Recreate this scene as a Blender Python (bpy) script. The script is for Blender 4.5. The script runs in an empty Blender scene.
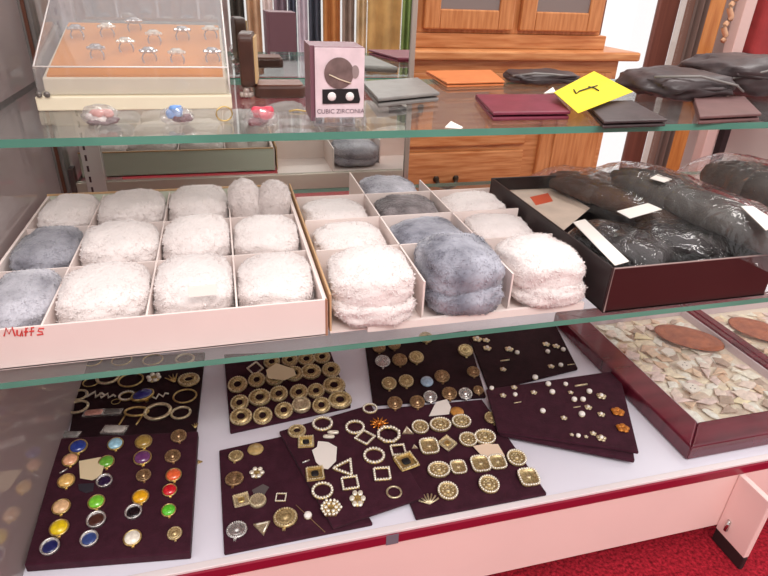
import bpy, math, random
from mathutils import Vector, Matrix, noise
random.seed(7)
PI = math.pi
C = bpy.context.scene.collection
# ------------------------------------------------------------------ camera
FPX = 582.6
MC = Matrix(((0.96715816, 0.08655256, -0.23898483),
             (-0.25145251, 0.46306659, -0.84990645),
             (0.03710431, 0.88208729, 0.46962249)))
EYE = Vector((0, 0, 0.96))
ZD, ZM, ZT = 0.20, 0.535, 0.77            # deck, middle shelf, upper shelf (top surfaces)
cam = bpy.data.cameras.new('camera')
cam.sensor_width = 36; cam.lens = FPX / 768 * 36; cam.clip_start = 0.02
co = bpy.data.objects.new('camera', cam)
co.matrix_world = Matrix.Translation(EYE) @ MC.to_4x4()
C.objects.link(co); bpy.context.scene.camera = co

def ray(px, py): return MC @ Vector((px - 384, 288 - py, -FPX))
def at(px, py, z):                        # where a sight line meets a level plane
    d = ray(px, py); k = (z - EYE.z) / d.z
    return EYE + d * k
def aty(px, py, y):                       # where a sight line meets an upright plane
    d = ray(px, py); return EYE + d * (y / d.y)
def atx(px, py, x):
    d = ray(px, py); return EYE + d * (x / d.x)

# ------------------------------------------------------------------ materials
def lin(h):
    h = h.lstrip('#'); v = [int(h[i:i+2], 16) / 255 for i in (0, 2, 4)]
    return tuple((c / 12.92 if c <= .04045 else ((c + .055) / 1.055) ** 2.4) for c in v)
def nt(name):
    m = bpy.data.materials.new(name); m.use_nodes = True
    t = m.node_tree; t.nodes.clear()
    return m, t, t.nodes.new('ShaderNodeOutputMaterial')
def mat(name, col, rough=.5, metal=0, vary=0, scale=20, bump=0, bscale=None, spec=.5, sheen=0, coat=0, stretch=None, col2=None, emit=0):
    m, t, out = nt(name)
    p = t.nodes.new('ShaderNodeBsdfPrincipled')
    c = lin(col) if isinstance(col, str) else col
    p.inputs['Base Color'].default_value = (*c, 1)
    p.inputs['Roughness'].default_value = rough; p.inputs['Metallic'].default_value = metal
    p.inputs['Specular IOR Level'].default_value = spec
    p.inputs['Sheen Weight'].default_value = sheen; p.inputs['Coat Weight'].default_value = coat
    if vary or bump or col2:
        tc = t.nodes.new('ShaderNodeTexCoord'); mp = t.nodes.new('ShaderNodeMapping')
        if stretch: mp.inputs['Scale'].default_value = stretch
        t.links.new(tc.outputs['Object'], mp.inputs['Vector'])
        n = t.nodes.new('ShaderNodeTexNoise'); n.inputs['Scale'].default_value = scale; n.inputs['Detail'].default_value = 5
        t.links.new(mp.outputs['Vector'], n.inputs['Vector'])
        if vary or col2:
            r = t.nodes.new('ShaderNodeValToRGB')
            a = tuple(max(0, x * (1 - vary)) for x in c)
            b = lin(col2) if col2 else tuple(min(1, x * (1 + vary)) for x in c)
            r.color_ramp.elements[0].color = (*a, 1); r.color_ramp.elements[1].color = (*b, 1)
            r.color_ramp.elements[0].position = .32; r.color_ramp.elements[1].position = .68
            t.links.new(n.outputs['Fac'], r.inputs['Fac']); t.links.new(r.outputs['Color'], p.inputs['Base Color'])
        if bump:
            n2 = n
            if bscale:
                n2 = t.nodes.new('ShaderNodeTexNoise'); n2.inputs['Scale'].default_value = bscale; n2.inputs['Detail'].default_value = 4
                t.links.new(mp.outputs['Vector'], n2.inputs['Vector'])
            b = t.nodes.new('ShaderNodeBump'); b.inputs['Strength'].default_value = bump; b.inputs['Distance'].default_value = .004
            t.links.new(n2.outputs['Fac'], b.inputs['Height']); t.links.new(b.outputs['Normal'], p.inputs['Normal'])
    t.links.new(p.outputs[0], out.inputs[0])
    return m
def clear(name, tint=(.96, .98, .97), refl=1.0, rough=.02, bump=0, bscale=30, haze=0, hcol=(.8, .8, .8)):
    """thin clear sheet: lets light straight through, mirrors by the angle"""
    m, t, out = nt(name)
    tr = t.nodes.new('ShaderNodeBsdfTransparent'); tr.inputs[0].default_value = (*tint, 1)
    gl = t.nodes.new('ShaderNodeBsdfGlossy'); gl.inputs['Roughness'].default_value = rough
    fr = t.nodes.new('ShaderNodeLayerWeight'); fr.inputs['Blend'].default_value = .5      # Facing = 1 - |cos|
    pw = t.nodes.new('ShaderNodeMath'); pw.operation = 'POWER'; pw.inputs[1].default_value = 5
    mu = t.nodes.new('ShaderNodeMath'); mu.operation = 'MULTIPLY_ADD'; mu.inputs[1].default_value = .9*refl; mu.inputs[2].default_value = .04*refl; mu.use_clamp = True
    t.links.new(fr.outputs['Facing'], pw.inputs[0]); t.links.new(pw.outputs[0], mu.inputs[0])
    base = tr.outputs[0]
    if haze:
        df = t.nodes.new('ShaderNodeBsdfDiffuse'); df.inputs[0].default_value = (*hcol, 1)
        mh = t.nodes.new('ShaderNodeMixShader'); mh.inputs[0].default_value = haze
        t.links.new(tr.outputs[0], mh.inputs[1]); t.links.new(df.outputs[0], mh.inputs[2]); base = mh.outputs[0]
    mx = t.nodes.new('ShaderNodeMixShader')
    t.links.new(mu.outputs[0], mx.inputs[0]); t.links.new(base, mx.inputs[1]); t.links.new(gl.outputs[0], mx.inputs[2])
    if bump:
        tc = t.nodes.new('ShaderNodeTexCoord'); n = t.nodes.new('ShaderNodeTexNoise'); n.inputs['Scale'].default_value = bscale
        n.inputs['Detail'].default_value = 3; n.inputs['Distortion'].default_value = 1.5
        b = t.nodes.new('ShaderNodeBump'); b.inputs['Strength'].default_value = bump; b.inputs['Distance'].default_value = .01
        t.links.new(tc.outputs['Object'], n.inputs['Vector']); t.links.new(n.outputs['Fac'], b.inputs['Height'])
        t.links.new(b.outputs['Normal'], gl.inputs['Normal']); t.links.new(b.outputs['Normal'], fr.inputs['Normal'])
    t.links.new(mx.outputs[0], out.inputs[0])
    return m
def wood(name, a, b, scale=6, stretch=(1, 1, 12), rough=.35):
    return mat(name, a, rough, col2=b, vary=.05, scale=scale, stretch=stretch, spec=.4)
M = {}
M['glass'] = clear('shelf_glass', (.98, .99, .985), 1.0, .015, haze=.045, hcol=(.85, .86, .84))  # pale diffuse haze imitates the whitish reflection on the shelves
def edge_mat():
    m, t, out = nt('green_glass_edge')
    p = t.nodes.new('ShaderNodeBsdfPrincipled')
    p.inputs['Base Color'].default_value = (*lin('#558f7e'), 1); p.inputs['Roughness'].default_value = .12
    tc = t.nodes.new('ShaderNodeTexCoord'); n = t.nodes.new('ShaderNodeTexNoise'); n.inputs['Scale'].default_value = 7
    r = t.nodes.new('ShaderNodeValToRGB')
    r.color_ramp.elements[0].color = (*lin('#376f61'), 1); r.color_ramp.elements[1].color = (*lin('#6fae9a'), 1)  # darker and lighter green imitates surroundings mirrored in the edge
    t.links.new(tc.outputs['Object'], n.inputs['Vector']); t.links.new(n.outputs['Fac'], r.inputs['Fac']); t.links.new(r.outputs['Color'], p.inputs['Base Color'])
    t.links.new(p.outputs[0], out.inputs[0]); return m
M['gedge'] = edge_mat()
M['mirror'] = mat('mirror_silver', (.80, .82, .80), .015, 1)
def panel_mat():
    m, t, out = nt('dusty_end_panel')
    df = t.nodes.new('ShaderNodeBsdfDiffuse'); df.inputs[0].default_value = (*lin('#c2b8b6'), 1)
    gl = t.nodes.new('ShaderNodeBsdfGlossy'); gl.inputs['Roughness'].default_value = .03; gl.inputs[0].default_value = (.8, .8, .8, 1)
    tl = t.nodes.new('ShaderNodeBsdfTranslucent'); tl.inputs[0].default_value = (*lin('#c2b8b6'), 1)
    m0 = t.nodes.new('ShaderNodeMixShader'); m0.inputs[0].default_value = .6
    t.links.new(df.outputs[0], m0.inputs[1]); t.links.new(tl.outputs[0], m0.inputs[2])
    mx = t.nodes.new('ShaderNodeMixShader'); mx.inputs[0].default_value = .24
    t.links.new(m0.outputs[0], mx.inputs[1]); t.links.new(gl.outputs[0], mx.inputs[2]); t.links.new(mx.outputs[0], out.inputs[0]); return m
M['panel'] = panel_mat()
M['acryl'] = clear('clear_acrylic', (.95, .95, .96), 1.1, .03, haze=.10, hcol=(.75, .73, .75))
M['poly'] = clear('clear_plastic_bag', (.95, .94, .93), 1.5, .06, bump=1.0, bscale=22, haze=.025, hcol=(.8, .78, .78))
M['wrap'] = clear('milky_wrap', (.95, .94, .94), 1.3, .1, bump=.8, bscale=60, haze=.16, hcol=(.85, .82, .82))
M['deck'] = mat('white_deck', '#e6e1ec', .35, vary=.02, scale=3)
M['rail'] = mat('pale_rail', '#e8dcdc', .25)
M['red'] = mat('crimson_trim', '#8e1531', .3)
M['base'] = mat('pink_base_board', '#f5d2cc', .5, vary=.03, scale=4)
M['kick'] = mat('dark_kick', '#2a1a1c', .6)
M['carpet'] = mat('red_carpet', '#981f2c', .95, vary=.55, scale=160, bump=.8, bscale=220, spec=.1)
M['post'] = mat('grey_metal_post', '#8a8785', .35, .7)
M['postb'] = mat('brown_metal_post', '#6a4335', .4, .3)
M['chrome'] = mat('chrome', '#c9c6c2', .15, 1)
M['carton'] = mat('white_cardboard', '#eddcd6', .7, vary=.03, scale=8)
M['tanedge'] = mat('raw_cardboard', '#c9a27a', .8)
M['redink'] = mat('red_ink', '#d4443e', .6)
M['blackcard'] = mat('black_carton', '#2d2122', .38, vary=.15, scale=5)
M['velvet'] = mat('plum_velvet', '#3d1a27', .85, vary=.18, scale=60, bump=.2, bscale=300, spec=.12, sheen=.06)
M['velvetk'] = mat('black_velvet', '#2a1319', .85, vary=.2, scale=60, bump=.2, bscale=300, spec=.12, sheen=.05)
M['gold'] = mat('gold', '#dcb464', .28, .8, col2='#f0d796', vary=.35, scale=4.5)
M['palegold'] = mat('pale_gold', '#e2cb98', .3, .7, col2='#f6e8c8', vary=.35, scale=4.5)
M['antique'] = mat('antique_gold', '#b9985e', .36, .6, col2='#e3cb98', vary=.45, scale=6)
M['bronze'] = mat('bronze', '#8f6d4a', .34, .7, col2='#c8a57c', vary=.4, scale=5)
M['silver'] = mat('silver', '#c4bfbb', .26, .8, col2='#ece8e4', vary=.2, scale=5)
M['rhine'] = mat('rhinestone', '#f6ecda', .12, .3, vary=.12, scale=9, coat=.5)
M['white'] = mat('white_paper', '#f4ece4', .7)
M['cream'] = mat('cream_board', '#eadfc4', .6, vary=.03, scale=6)
M['tan'] = mat('tan_suede', '#e0913a', .8, vary=.08, scale=12)
M['brownbox'] = mat('brown_leatherette', '#46291f', .4, vary=.2, scale=30, bump=.2)
M['beige'] = mat('beige_lining', '#c7a477', .8)
M['mauve'] = mat('mauve_board', '#7d5560', .45)
M['print'] = mat('pearly_print_card', '#e6d3d8', .35, vary=.12, scale=35)
M['ink'] = mat('grey_ink', '#6d5560', .6)
M['black'] = mat('black_foam', '#141012', .7)
M['burg'] = mat('burgundy_leather', '#7c2b40', .42, vary=.12, scale=40, bump=.25)
M['orange'] = mat('tan_orange_leather', '#d57c45', .5, vary=.08, scale=40, bump=.15)
M['greyl'] = mat('grey_leather', '#807b77', .5, vary=.1, scale=40, bump=.2)
M['blackl'] = mat('black_leather', '#3f3233', .42, vary=.25, scale=30, bump=.3)
M['brownl'] = mat('mauve_brown_leather', '#6f4d4b', .45, vary=.12, scale=30, bump=.2)
M['yellow'] = mat('yellow_paper', '#f4d81f', .7)
M['pen'] = mat('black_pen', '#1e1a14', .6)
M['furw'] = mat('white_fur', '#e9dedb', .95, vary=.04, scale=35, bump=.5, bscale=160, spec=.1, sheen=.4)
M['furb'] = mat('blue_grey_fur', '#6a6977', .95, col2='#bcbbc6', vary=.25, scale=17, bump=.6, bscale=150, spec=.1, sheen=.4)
M['furg'] = mat('grey_fur', '#928f99', .95, col2='#cecbd3', vary=.2, scale=17, bump=.6, bscale=150, spec=.1, sheen=.4)
M['furd'] = mat('mid_grey_fur', '#74727c', .95, col2='#a9a7b0', vary=.2, scale=17, bump=.6, bscale=150, spec=.1, sheen=.4)
M['furk'] = mat('brown_grey_fur', '#5f5557', .95, col2='#958a8b', vary=.25, scale=26, bump=.6, bscale=150, spec=.1, sheen=.4)
M['glove'] = mat('black_knit', '#2b2223', .8, vary=.25, scale=40, bump=.4)
M['gloveg'] = mat('grey_knit', '#57524f', .85, vary=.2, scale=40, bump=.4)
M['gloveb'] = mat('brown_suede', '#553a2d', .8, vary=.2, scale=40, bump=.3)
M['winewood'] = mat('wine_lacquer', '#5a1526', .22, col2='#6e2030', vary=.2, scale=5, stretch=(1, 6, 1), coat=.4)
M['oak'] = wood('orange_oak', '#b36c3a', '#cf8c58', 7, (14, 1, 1.2))
M['oakh'] = wood('orange_oak_rail', '#b36a38', '#d39460', 7, (1.2, 1, 14))
M['oakd'] = wood('dark_oak', '#6d3418', '#8f4c26', 7, (1.2, 1, 14))
M['brass'] = mat('aged_brass', '#3a2c20', .4, .5)
M['wall'] = mat('pale_wall', '#d8cbc2', .9, vary=.03, scale=2)
M['daylight'] = clear('window_pane', (1, 1, 1), 1.0, .01)

# ------------------------------------------------------------------ mesh builder
class MB:
    def __init__(s): s.v = []; s.f = []; s.mi = []
    def add(s, vs, fs, mi=0):
        n = len(s.v); s.v += [tuple(p) for p in vs]; s.f += [tuple(i + n for i in q) for q in fs]; s.mi += [mi] * len(fs); return s
    def box(s, x0, x1, y0, y1, z0, z1, mi=0):
        v = [(x, y, z) for z in (z0, z1) for y in (y0, y1) for x in (x0, x1)]
        return s.add(v, [(0, 2, 3, 1), (4, 5, 7, 6), (0, 1, 5, 4), (2, 6, 7, 3), (0, 4, 6, 2), (1, 3, 7, 5)], mi)
    def prism(s, poly, z0, z1, mi=0):
        n = len(poly)
        a = sum(poly[i][0] * poly[(i+1) % n][1] - poly[(i+1) % n][0] * poly[i][1] for i in range(n))
        if a < 0: poly = poly[::-1]
        v = [(p[0], p[1], z0) for p in poly] + [(p[0], p[1], z1) for p in poly]
        f = [tuple(range(n - 1, -1, -1)), tuple(range(n, 2 * n))] + [(i, (i+1) % n, (i+1) % n + n, i + n) for i in range(n)]
        return s.add(v, f, mi)
    def loft(s, rings, closed_ends=True, mi=0):
        n = len(rings[0]); v = [p for r in rings for p in r]; f = []
        for k in range(len(rings) - 1):
            for i in range(n): f.append((k*n+i, k*n+(i+1) % n, (k+1)*n+(i+1) % n, (k+1)*n+i))
        if closed_ends: f += [tuple(range(n - 1, -1, -1)), tuple(range((len(rings)-1)*n, len(rings)*n))]
        return s.add(v, f, mi)
    def lathe(s, prof, n=24, c=(0, 0, 0), sx=1, sy=1):
        return s.loft([[(c[0] + r*sx*math.cos(2*PI*i/n), c[1] + r*sy*math.sin(2*PI*i/n), c[2] + z) for i in range(n)] for r, z in prof])
    def tube(s, pts, r, n=8, closed=False, flat=1.0, mi=0):
        pts = [Vector(p) for p in pts]; m = len(pts); rings = []
        rr = r if isinstance(r, (list, tuple)) else [r] * m
        for k in range(m):
            a = pts[k-1] if (k or closed) else pts[k]; b = pts[(k+1) % m] if (k < m-1 or closed) else pts[k]
            t = (b - a).normalized(); up = Vector((0, 0, 1)) if abs(t.z) < .9 else Vector((1, 0, 0))
            u = t.cross(up).normalized(); w = u.cross(t)
            rings.append([pts[k] + rr[k]*(math.cos(2*PI*i/n)*u + flat*math.sin(2*PI*i/n)*w) for i in range(n)])
        if closed: rings.append(rings[0])
        return s.loft(rings, not closed, mi)
    def blob(s, c, r, n=12, m=8, e=1.0, mi=0):
        """ellipsoid; e<1 squarer"""
        sg = lambda x: math.copysign(abs(x) ** e, x)
        rings = []
        for k in range(1, m):
            a = -PI/2 + PI*k/m
            rings.append([(c[0]+r[0]*sg(math.cos(a))*sg(math.cos(2*PI*i/n)), c[1]+r[1]*sg(math.cos(a))*sg(math.sin(2*PI*i/n)), c[2]+r[2]*sg(math.sin(a))) for i in range(n)])
        return s.loft(rings, True, mi)
    def build(s, name, m, parent=None, smooth=False, bevel=0, loc=None, rot=None, seg=2):
        me = bpy.data.meshes.new(name); me.from_pydata(s.v, [], s.f)
        for k in (m if isinstance(m, (list, tuple)) else [m]): me.materials.append(k)
        me.polygons.foreach_set('material_index', s.mi)
        if smooth: me.polygons.foreach_set('use_smooth', [True] * len(me.polygons))
        me.update()
        return link(name, me, parent, bevel, loc, rot, seg)
def link(name, me, parent=None, bevel=0, loc=None, rot=None, seg=2):
    o = bpy.data.objects.new(name, me); C.objects.link(o)
    if parent: o.parent = parent
    if loc is not None: o.location = loc
    if rot is not None: o.rotation_euler = rot
    if bevel:
        b = o.modifiers.new('edge', 'BEVEL'); b.width = bevel; b.segments = seg; b.limit_method = 'ANGLE'
    return o
def thing(name, label, cat, loc=(0, 0, 0), rz=0, group=None):
    o = bpy.data.objects.new(name, None); o.empty_display_size = .02; C.objects.link(o)
    o.location = loc; o.rotation_euler = (0, 0, rz); return tag(o, label, cat, group)
def tag(o, label, cat, group=None):
    o['label'] = label; o['category'] = cat
    if group: o['group'] = group
    return o
def struct(o): o['kind'] = 'structure'; return o
ORD = ['first', 'second', 'third', 'fourth', 'fifth', 'sixth', 'seventh', 'eighth', 'ninth', 'tenth', 'eleventh', 'twelfth']

# ================================================================== setting
struct(MB().box(-3.5, 4.5, -4, 2.86, -.05, 0).build('floor', M['carpet']))
w = MB(); YB = 2.75
WX0, WX1 = 1.76, aty(695, 0, YB).x
w.box(-3.5, WX0, YB, YB+.1, 0, 2.6); w.box(WX1, 4.5, YB, YB+.1, 0, 2.6); w.box(WX0, WX1, YB, YB+.1, 2.2, 2.6)
struct(w.build('wall_back', M['wall']))
win = struct(MB().box(WX0, WX0+.06, YB-.012, YB+.05, 0, 2.2).box(WX1-.004, WX1+.055, YB-.012, YB+.05, 0, 2.2).box(WX0, WX1, YB-.03, YB+.05, 2.12, 2.2).box(WX0, WX1, YB-.03, YB+.05, 0, .03)
             .build('window_1', mat('brown_window_frame', '#7a4a34', .5), bevel=.004))
MB().box(aty(659, 0, YB).x, aty(680, 0, YB).x, YB-.012, YB+.015, .03, 2.12).build('mullion', mat('brown_mullion', '#74463a', .5, vary=.2, scale=4, stretch=(12, 1, .3)), win, bevel=.01)
MB().box(WX0+.05, WX1-.01, YB+.02, YB+.026, .03, 2.12).build('pane', M['daylight'], win)

# ================================================================== display case
XL, YBK, YD, YM, YT = -.33, 1.265, .591, .6257, .80
XR = 1.62
case = thing('display_case', 'glass display case with white deck, red trim and pink base on red carpet', 'display case', (0, 0, 0))
MB().box(XL-.02, XR, YD+.012, YBK+.02, ZD-.02, ZD).build('deck', M['deck'], case)
MB().box(XL-.02, XR, YD, YD+.012, ZD-.004, ZD+.0015).build('front_rail', M['rail'], case, bevel=.001)
MB().box(XL-.02, XR, YD-.003, YD+.012, ZD-.0225, ZD-.004).build('red_trim', M['red'], case, bevel=.001)
MB().box(XL-.02, XR, YD, YD+.018, .04, ZD-.0225).build('base_panel', M['base'], case)
MB().box(.186, .206, YD-.0036, YD-.0029, ZD-.0235, ZD-.002).build('tape_patch', mat('grey_tape', '#74717c', .4), case)
MB().box(XL, XR-.1, YD+.07, YD+.09, .0, .04).build('kick_plate', M['kick'], case)
MB().box(XL-.012, XL, YD, YBK, ZD, 1.25).build('end_panel', M['panel'], case)
mb = MB().box(XL-.02, XL+.004, YBK-.022, YBK+.01, ZD, 1.3).box(XL+.010, XL+.018, YBK-.02, YBK+.01, ZD, 1.3)
mb.build('corner_post', M['post'], case, bevel=.002)
MB().box(XL+.004, XL+.010, YBK-.02, YBK+.01, ZD, 1.3).build('brown_post_strip', M['postb'], case)
mir = MB().box(XL+.012, .390, YBK, YBK+.005, ZD, 1.32).build('back_mirror', M['mirror'], case)
MB().box(.390, .402, YBK-.004, YBK+.012, ZD, 1.32).build('mirror_frame', mat('pale_alloy', '#b3a79d', .35, .6), case, bevel=.002)
MB().box(XL+.02, .388, YBK-.0075, YBK-.001, ZM, aty(330, 173, YBK-.006).z).build('mirror_track', mat('pale_track', '#b9ad9f', .4, .3), case, bevel=.001)
st = MB().box(-.283, -.247, YBK-.012, YBK-.001, ZD, 1.1)
st = st.build('shelf_standard', mat('pale_slotted_metal', '#cfc6c2', .4, .3), case, bevel=.001)
sl = MB()
for k in range(40): sl.box(-.276, -.272, YBK-.0126, YBK-.0121, ZD+.02+k*.022, ZD+.032+k*.022)
sl.build('slot', mat('slot_shadow_hole', '#4a3034', .8), st)
MB().box(-.315, -.303, YBK-.014, YBK-.001, ZD, .60).build('dark_strip', mat('dark_brown_strip', '#4c3a38', .5), case)

def shelf(name, y0, zt, t, label, x1):
    b = MB()
    v = [(XL, y0, zt-t), (x1, y0, zt-t), (x1, YBK-.008, zt-t), (XL, YBK-.008, zt-t), (XL, y0, zt), (x1, y0, zt), (x1, YBK-.008, zt), (XL, YBK-.008, zt)]
    b.add(v, [(3, 2, 1, 0), (4, 5, 6, 7)], 0); b.add(v, [(0, 1, 5, 4), (2, 3, 7, 6), (1, 2, 6, 5), (3, 0, 4, 7)], 1)
    o = b.build(name, [M['glass'], M['gedge']]); return tag(o, label, 'shelf')
shelf('glass_shelf', YT, ZT, .0105, 'upper glass shelf with green edge carrying wallets and jewelry boxes', XR)
shelf('glass_shelf', YM, ZM, .0085, 'middle glass shelf with green edge carrying trays of furry earmuffs', XR)

# adjoining case corner at the lower right
adj = thing('adjoining_case_panel', 'thin pale pink end panel with black foot projecting from the pink base onto red carpet', 'panel', (.868, .555, 0))
MB().box(-.006, .006, -.035, .0355, .032, ZD-.024).build('panel_board', M['base'], adj, bevel=.002)
MB().box(-.005, .005, -.036, .0355, 0, .032).build('foot', M['kick'], adj, bevel=.002)
MB().tube([(-.008, .015, .05), (-.008, .015, .075)], .004, 10).build('bracket', M['chrome'], adj, True)

# ================================================================== jewelry pads on the deck
def poly(pts, z): return [tuple(at(x, y, z)[:2]) for x, y in pts]
def pad(pts, z0, t, m, label, bev=.002):
    P = poly(pts, z0 + t); cx = sum(p[0] for p in P)/len(P); cy = sum(p[1] for p in P)/len(P)
    o = MB().prism([(a-cx, b-cy) for a, b in P], 0, t).build('jewelry_pad', M[m], bevel=bev, loc=(cx, cy, z0))
    return tag(o, label, 'jewelry pad')
E0 = .0004
pad([(83, 359), (205, 352), (196, 434), (68, 437)], ZD+E0, .008, 'velvetk', 'black pad of gold hoops and buckles behind the coloured-button pad')
TB = .016
pad([(60, 438), (198, 431), (190, 552), (24, 565)], ZD+E0, TB, 'velvet', 'thick dark plum pad of coloured button earrings beside the end panel')
pad([(224, 354), (330, 350), (351, 405), (230, 431)], ZD+E0, .009, 'velvet', 'dark pad crowded with chunky gold oval rings')
pad([(219, 450), (318, 428), (373, 523), (224, 553)], ZD+E0, .007, 'velvet', 'dark pad of sparse pins at the front rail, partly covered')
pad([(365, 344), (467, 330), (486, 396), (373, 404)], ZD+E0, .007, 'velvetk', 'dark pad of round stud buttons partly under the shelf edge')
pad([(468.5, 335), (556, 325), (578, 368), (489, 390)], ZD+E0, .007, 'velvetk', 'dark pad of small studs next to the wine-coloured wooden frame')
pad([(374, 409), (482, 399), (547, 493), (416, 518)], ZD+E0, .007, 'velvet', 'plum pad of pale gold buttons at the front rail')
ZE = ZD + .0085
pad([(279, 431), (371, 404), (425, 496), (333, 527)], ZE, .007, 'velvet', 'tilted plum pad of rhinestone frames lying across two other pads')
ZI = ZD + .0085
pad([(490, 392), (620, 371), (635, 460), (499, 433)], ZI, .008, 'velvet', 'lower plum pad of a stacked pair near the wooden frame')
pad([(486, 389), (619, 370), (639, 452), (498, 431)], ZI+.0085, .006, 'velvet', 'upper plum pad of a stacked pair dotted with tiny studs')
ZTOP = {'A': ZD+.0084, 'B': ZD+TB+.0004, 'C': ZD+.0094, 'D': ZD+.0074, 'G': ZD+.0074, 'H': ZD+.0074, 'F': ZD+.0074, 'E': ZE+.007, 'I': ZI+.0145}

# ------------------------------------------------------------------ jewelry kinds (unit radius 1, built once per kind and colour)
CACHE = {}
def circ(rx, ry, n=28, z=0, ph=0): return [(rx*math.cos(2*PI*i/n+ph), ry*math.sin(2*PI*i/n+ph), z) for i in range(n)]
def beads(path, r, sp):
    b = MB(); n = len(path); L = [0]
    for i in range(n): L.append(L[-1] + (Vector(path[(i+1) % n]) - Vector(path[i])).length)
    k = max(6, int(L[-1]/sp)); j = 0
    for q in range(k):
        d = L[-1]*q/k
        while L[j+1] < d: j += 1
        t = (d-L[j])/max(1e-6, L[j+1]-L[j]); p = Vector(path[j]).lerp(Vector(path[(j+1) % n]), t)
        b.blob(p, (r, r, r), 6, 4)
    return b
def polypath(k, r=1.0, ph=0, sub=6, sq=(1, 1)):
    c = [(r*math.cos(2*PI*i/k+ph)*sq[0], r*math.sin(2*PI*i/k+ph)*sq[1], 0) for i in range(k)]; out = []
    for i in range(k):
        for j in range(sub): out.append(tuple(Vector(c[i]).lerp(Vector(c[(i+1) % k]), j/sub)))
    return out
def parts_of(kind, col):
    """list of (part name, MB, material, smooth)"""
    cm = None
    if col:
        cm = CACHE.get(('m', col))
        if cm is None: cm = CACHE[('m', col)] = mat('stone_' + col.lstrip('#'), col, .16, vary=.22, scale=2.2, coat=.4)
    if kind in ('button', 'sbutton'):
        rim = M['gold'] if kind == 'button' else M['silver']
        s = MB().lathe([(.0, 0), (.9, 0), (1, .12), (1, .3), (.9, .36), (.86, .28), (0, .26)], 26)
        d = MB().lathe([(.86, .26), (.84, .36), (.7, .5), (.45, .62), (.2, .68), (.02, .69)], 22)
        c = MB().box(-.14, .14, -1.18, -.6, 0, .16)
        return [('setting', s, rim, True), ('stone', d, cm, True), ('clip', c, rim, False)]
    if kind == 'rimbutton':      # broad silver rim around a flat stone
        s = MB().lathe([(0, 0), (.9, 0), (1, .1), (1, .42), (.92, .5), (.8, .42), (.76, .2), (0, .18)], 26)
        d = MB().lathe([(.78, .2), (.76, .26), (.5, .34), (.02, .36)], 22)
        return [('setting', s, M['silver'], True), ('stone', d, cm, True)]
    if kind in ('coin', 'coinb', 'coins'):
        m_ = {'coin': M['antique'], 'coinb': M['bronze'], 'coins': M['silver']}[kind]
        s = MB().lathe([(0, 0), (.9, 0), (1, .1), (1, .25), (.9, .34), (.78, .26), (.66, .3), (.55, .38), (.42, .28), (.3, .32), (.2, .42), (.02, .46)], 26)
        b = beads(circ(.86, .86, 40, .33), .085, .21)
        return [('medallion', s, m_, True), ('beaded_rim', b, M['palegold'] if kind == 'coin' else m_, True), ('clip', MB().box(-.13, .13, -1.2, -.6, 0, .14), m_, False)]
    if kind == 'dring':          # chunky raised gold ring
        s = MB().lathe([(.38, 0), (.95, 0), (1, .1), (.94, .2), (.84, .24), (.74, .22), (.66, .32), (.5, .36), (.38, .30), (.33, .16), (.33, .02)], 30)
        b = beads(circ(.88, .88, 38, .24), .10, .21)
        h = MB().lathe([(.4, .03), (.4, .08), (.2, .1), (.01, .1)], 18)
        h = MB().lathe([(.36, .02), (.36, .2), (.2, .21), (.01, .21)], 18); return [('ring', s, M['antique'], True), ('beaded_rim', b, M['palegold'], True), ('dark_center', h, M['velvetk'], True)]
    if kind == 'dringp':
        s = MB().lathe([(.42, 0), (.95, 0), (1, .14), (.92, .34), (.8, .44), (.62, .5), (.47, .44), (.36, .4), (.02, .42)], 30)
        b = beads(circ(.86, .86, 40, .40), .10, .21)
        return [('ring', s, M['palegold'], True), ('beaded_rim', b, M['palegold'], True)]
    if kind == 'oval':           # thin open ring
        return [('ring', MB().tube(circ(.88, .88, 36, .14), .13, 8, True), M['palegold'], True)]
    if kind == 'thinoval':
        return [('ring', MB().tube(circ(.92, .92, 36, .1), .075, 8, True), M['gold'], True)]
    shapes = {'roval': circ(.88, .88, 40), 'rsq': polypath(4, 1.15, PI/4), 'rtri': polypath(3, 1.15, PI/2, 8), 'roct': polypath(8, .95, PI/8, 4), 'rdia': polypath(4, 1.15, 0)}
    if kind in shapes:
        path = [(x, y, .12) for x, y, z in shapes[kind]]
        return [('frame', MB().tube(path, .13, 6, True), M['gold'], True), ('rhinestones', beads([(x, y, .24) for x, y, z in path], .15, .29), M['rhine'], True)]
    if kind == 'rhex':           # hexagonal cluster of stones
        b = beads([(x, y, .25) for x, y, z in polypath(6, .95, 0)], .17, .36)
        for p in circ(.5, .5, 6, .26): b.blob(p, (.2, .2, .16), 8, 5)
        return [('frame', MB().prism([(p[0], p[1]) for p in polypath(6, 1.02, 0)], 0, .15), M['gold'], False), ('rhinestones', b, M['rhine'], True)]
    if kind == 'flower':
        b = MB()
        for p in circ(.6, .62, 6, .25): b.blob(p, (.3, .3, .2), 8, 5)
        return [('frame', MB().lathe([(0, 0), (.7, 0), (.75, .12), (0, .2)], 12), M['gold'], True), ('petal_stone', b, M['rhine'], True)]
    if kind in ('gsq', 'gsqd'):  # gold square plate with a dark or gold centre
        f = MB().tube([(x, y, .2) for x, y, z in polypath(4, 1.2, PI/4)], .17, 6, True); f.prism([(-.8, -.8), (.8, -.8), (.8, .8), (-.8, .8)], 0, .2)
        c = MB().blob((0, 0, .2), (.42, .42, .14), 12, 6, .6); bd = beads([(x, y, .36) for x, y, z in polypath(4, 1.2, PI/4)], .12, .26)
        return [('plate', f, M['gold'] if kind == 'gsqd' else M['palegold'], False), ('center_stone', c, M['black'] if kind == 'gsqd' else M['gold'], True), ('beaded_rim', bd, M['palegold'], True)]
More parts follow.
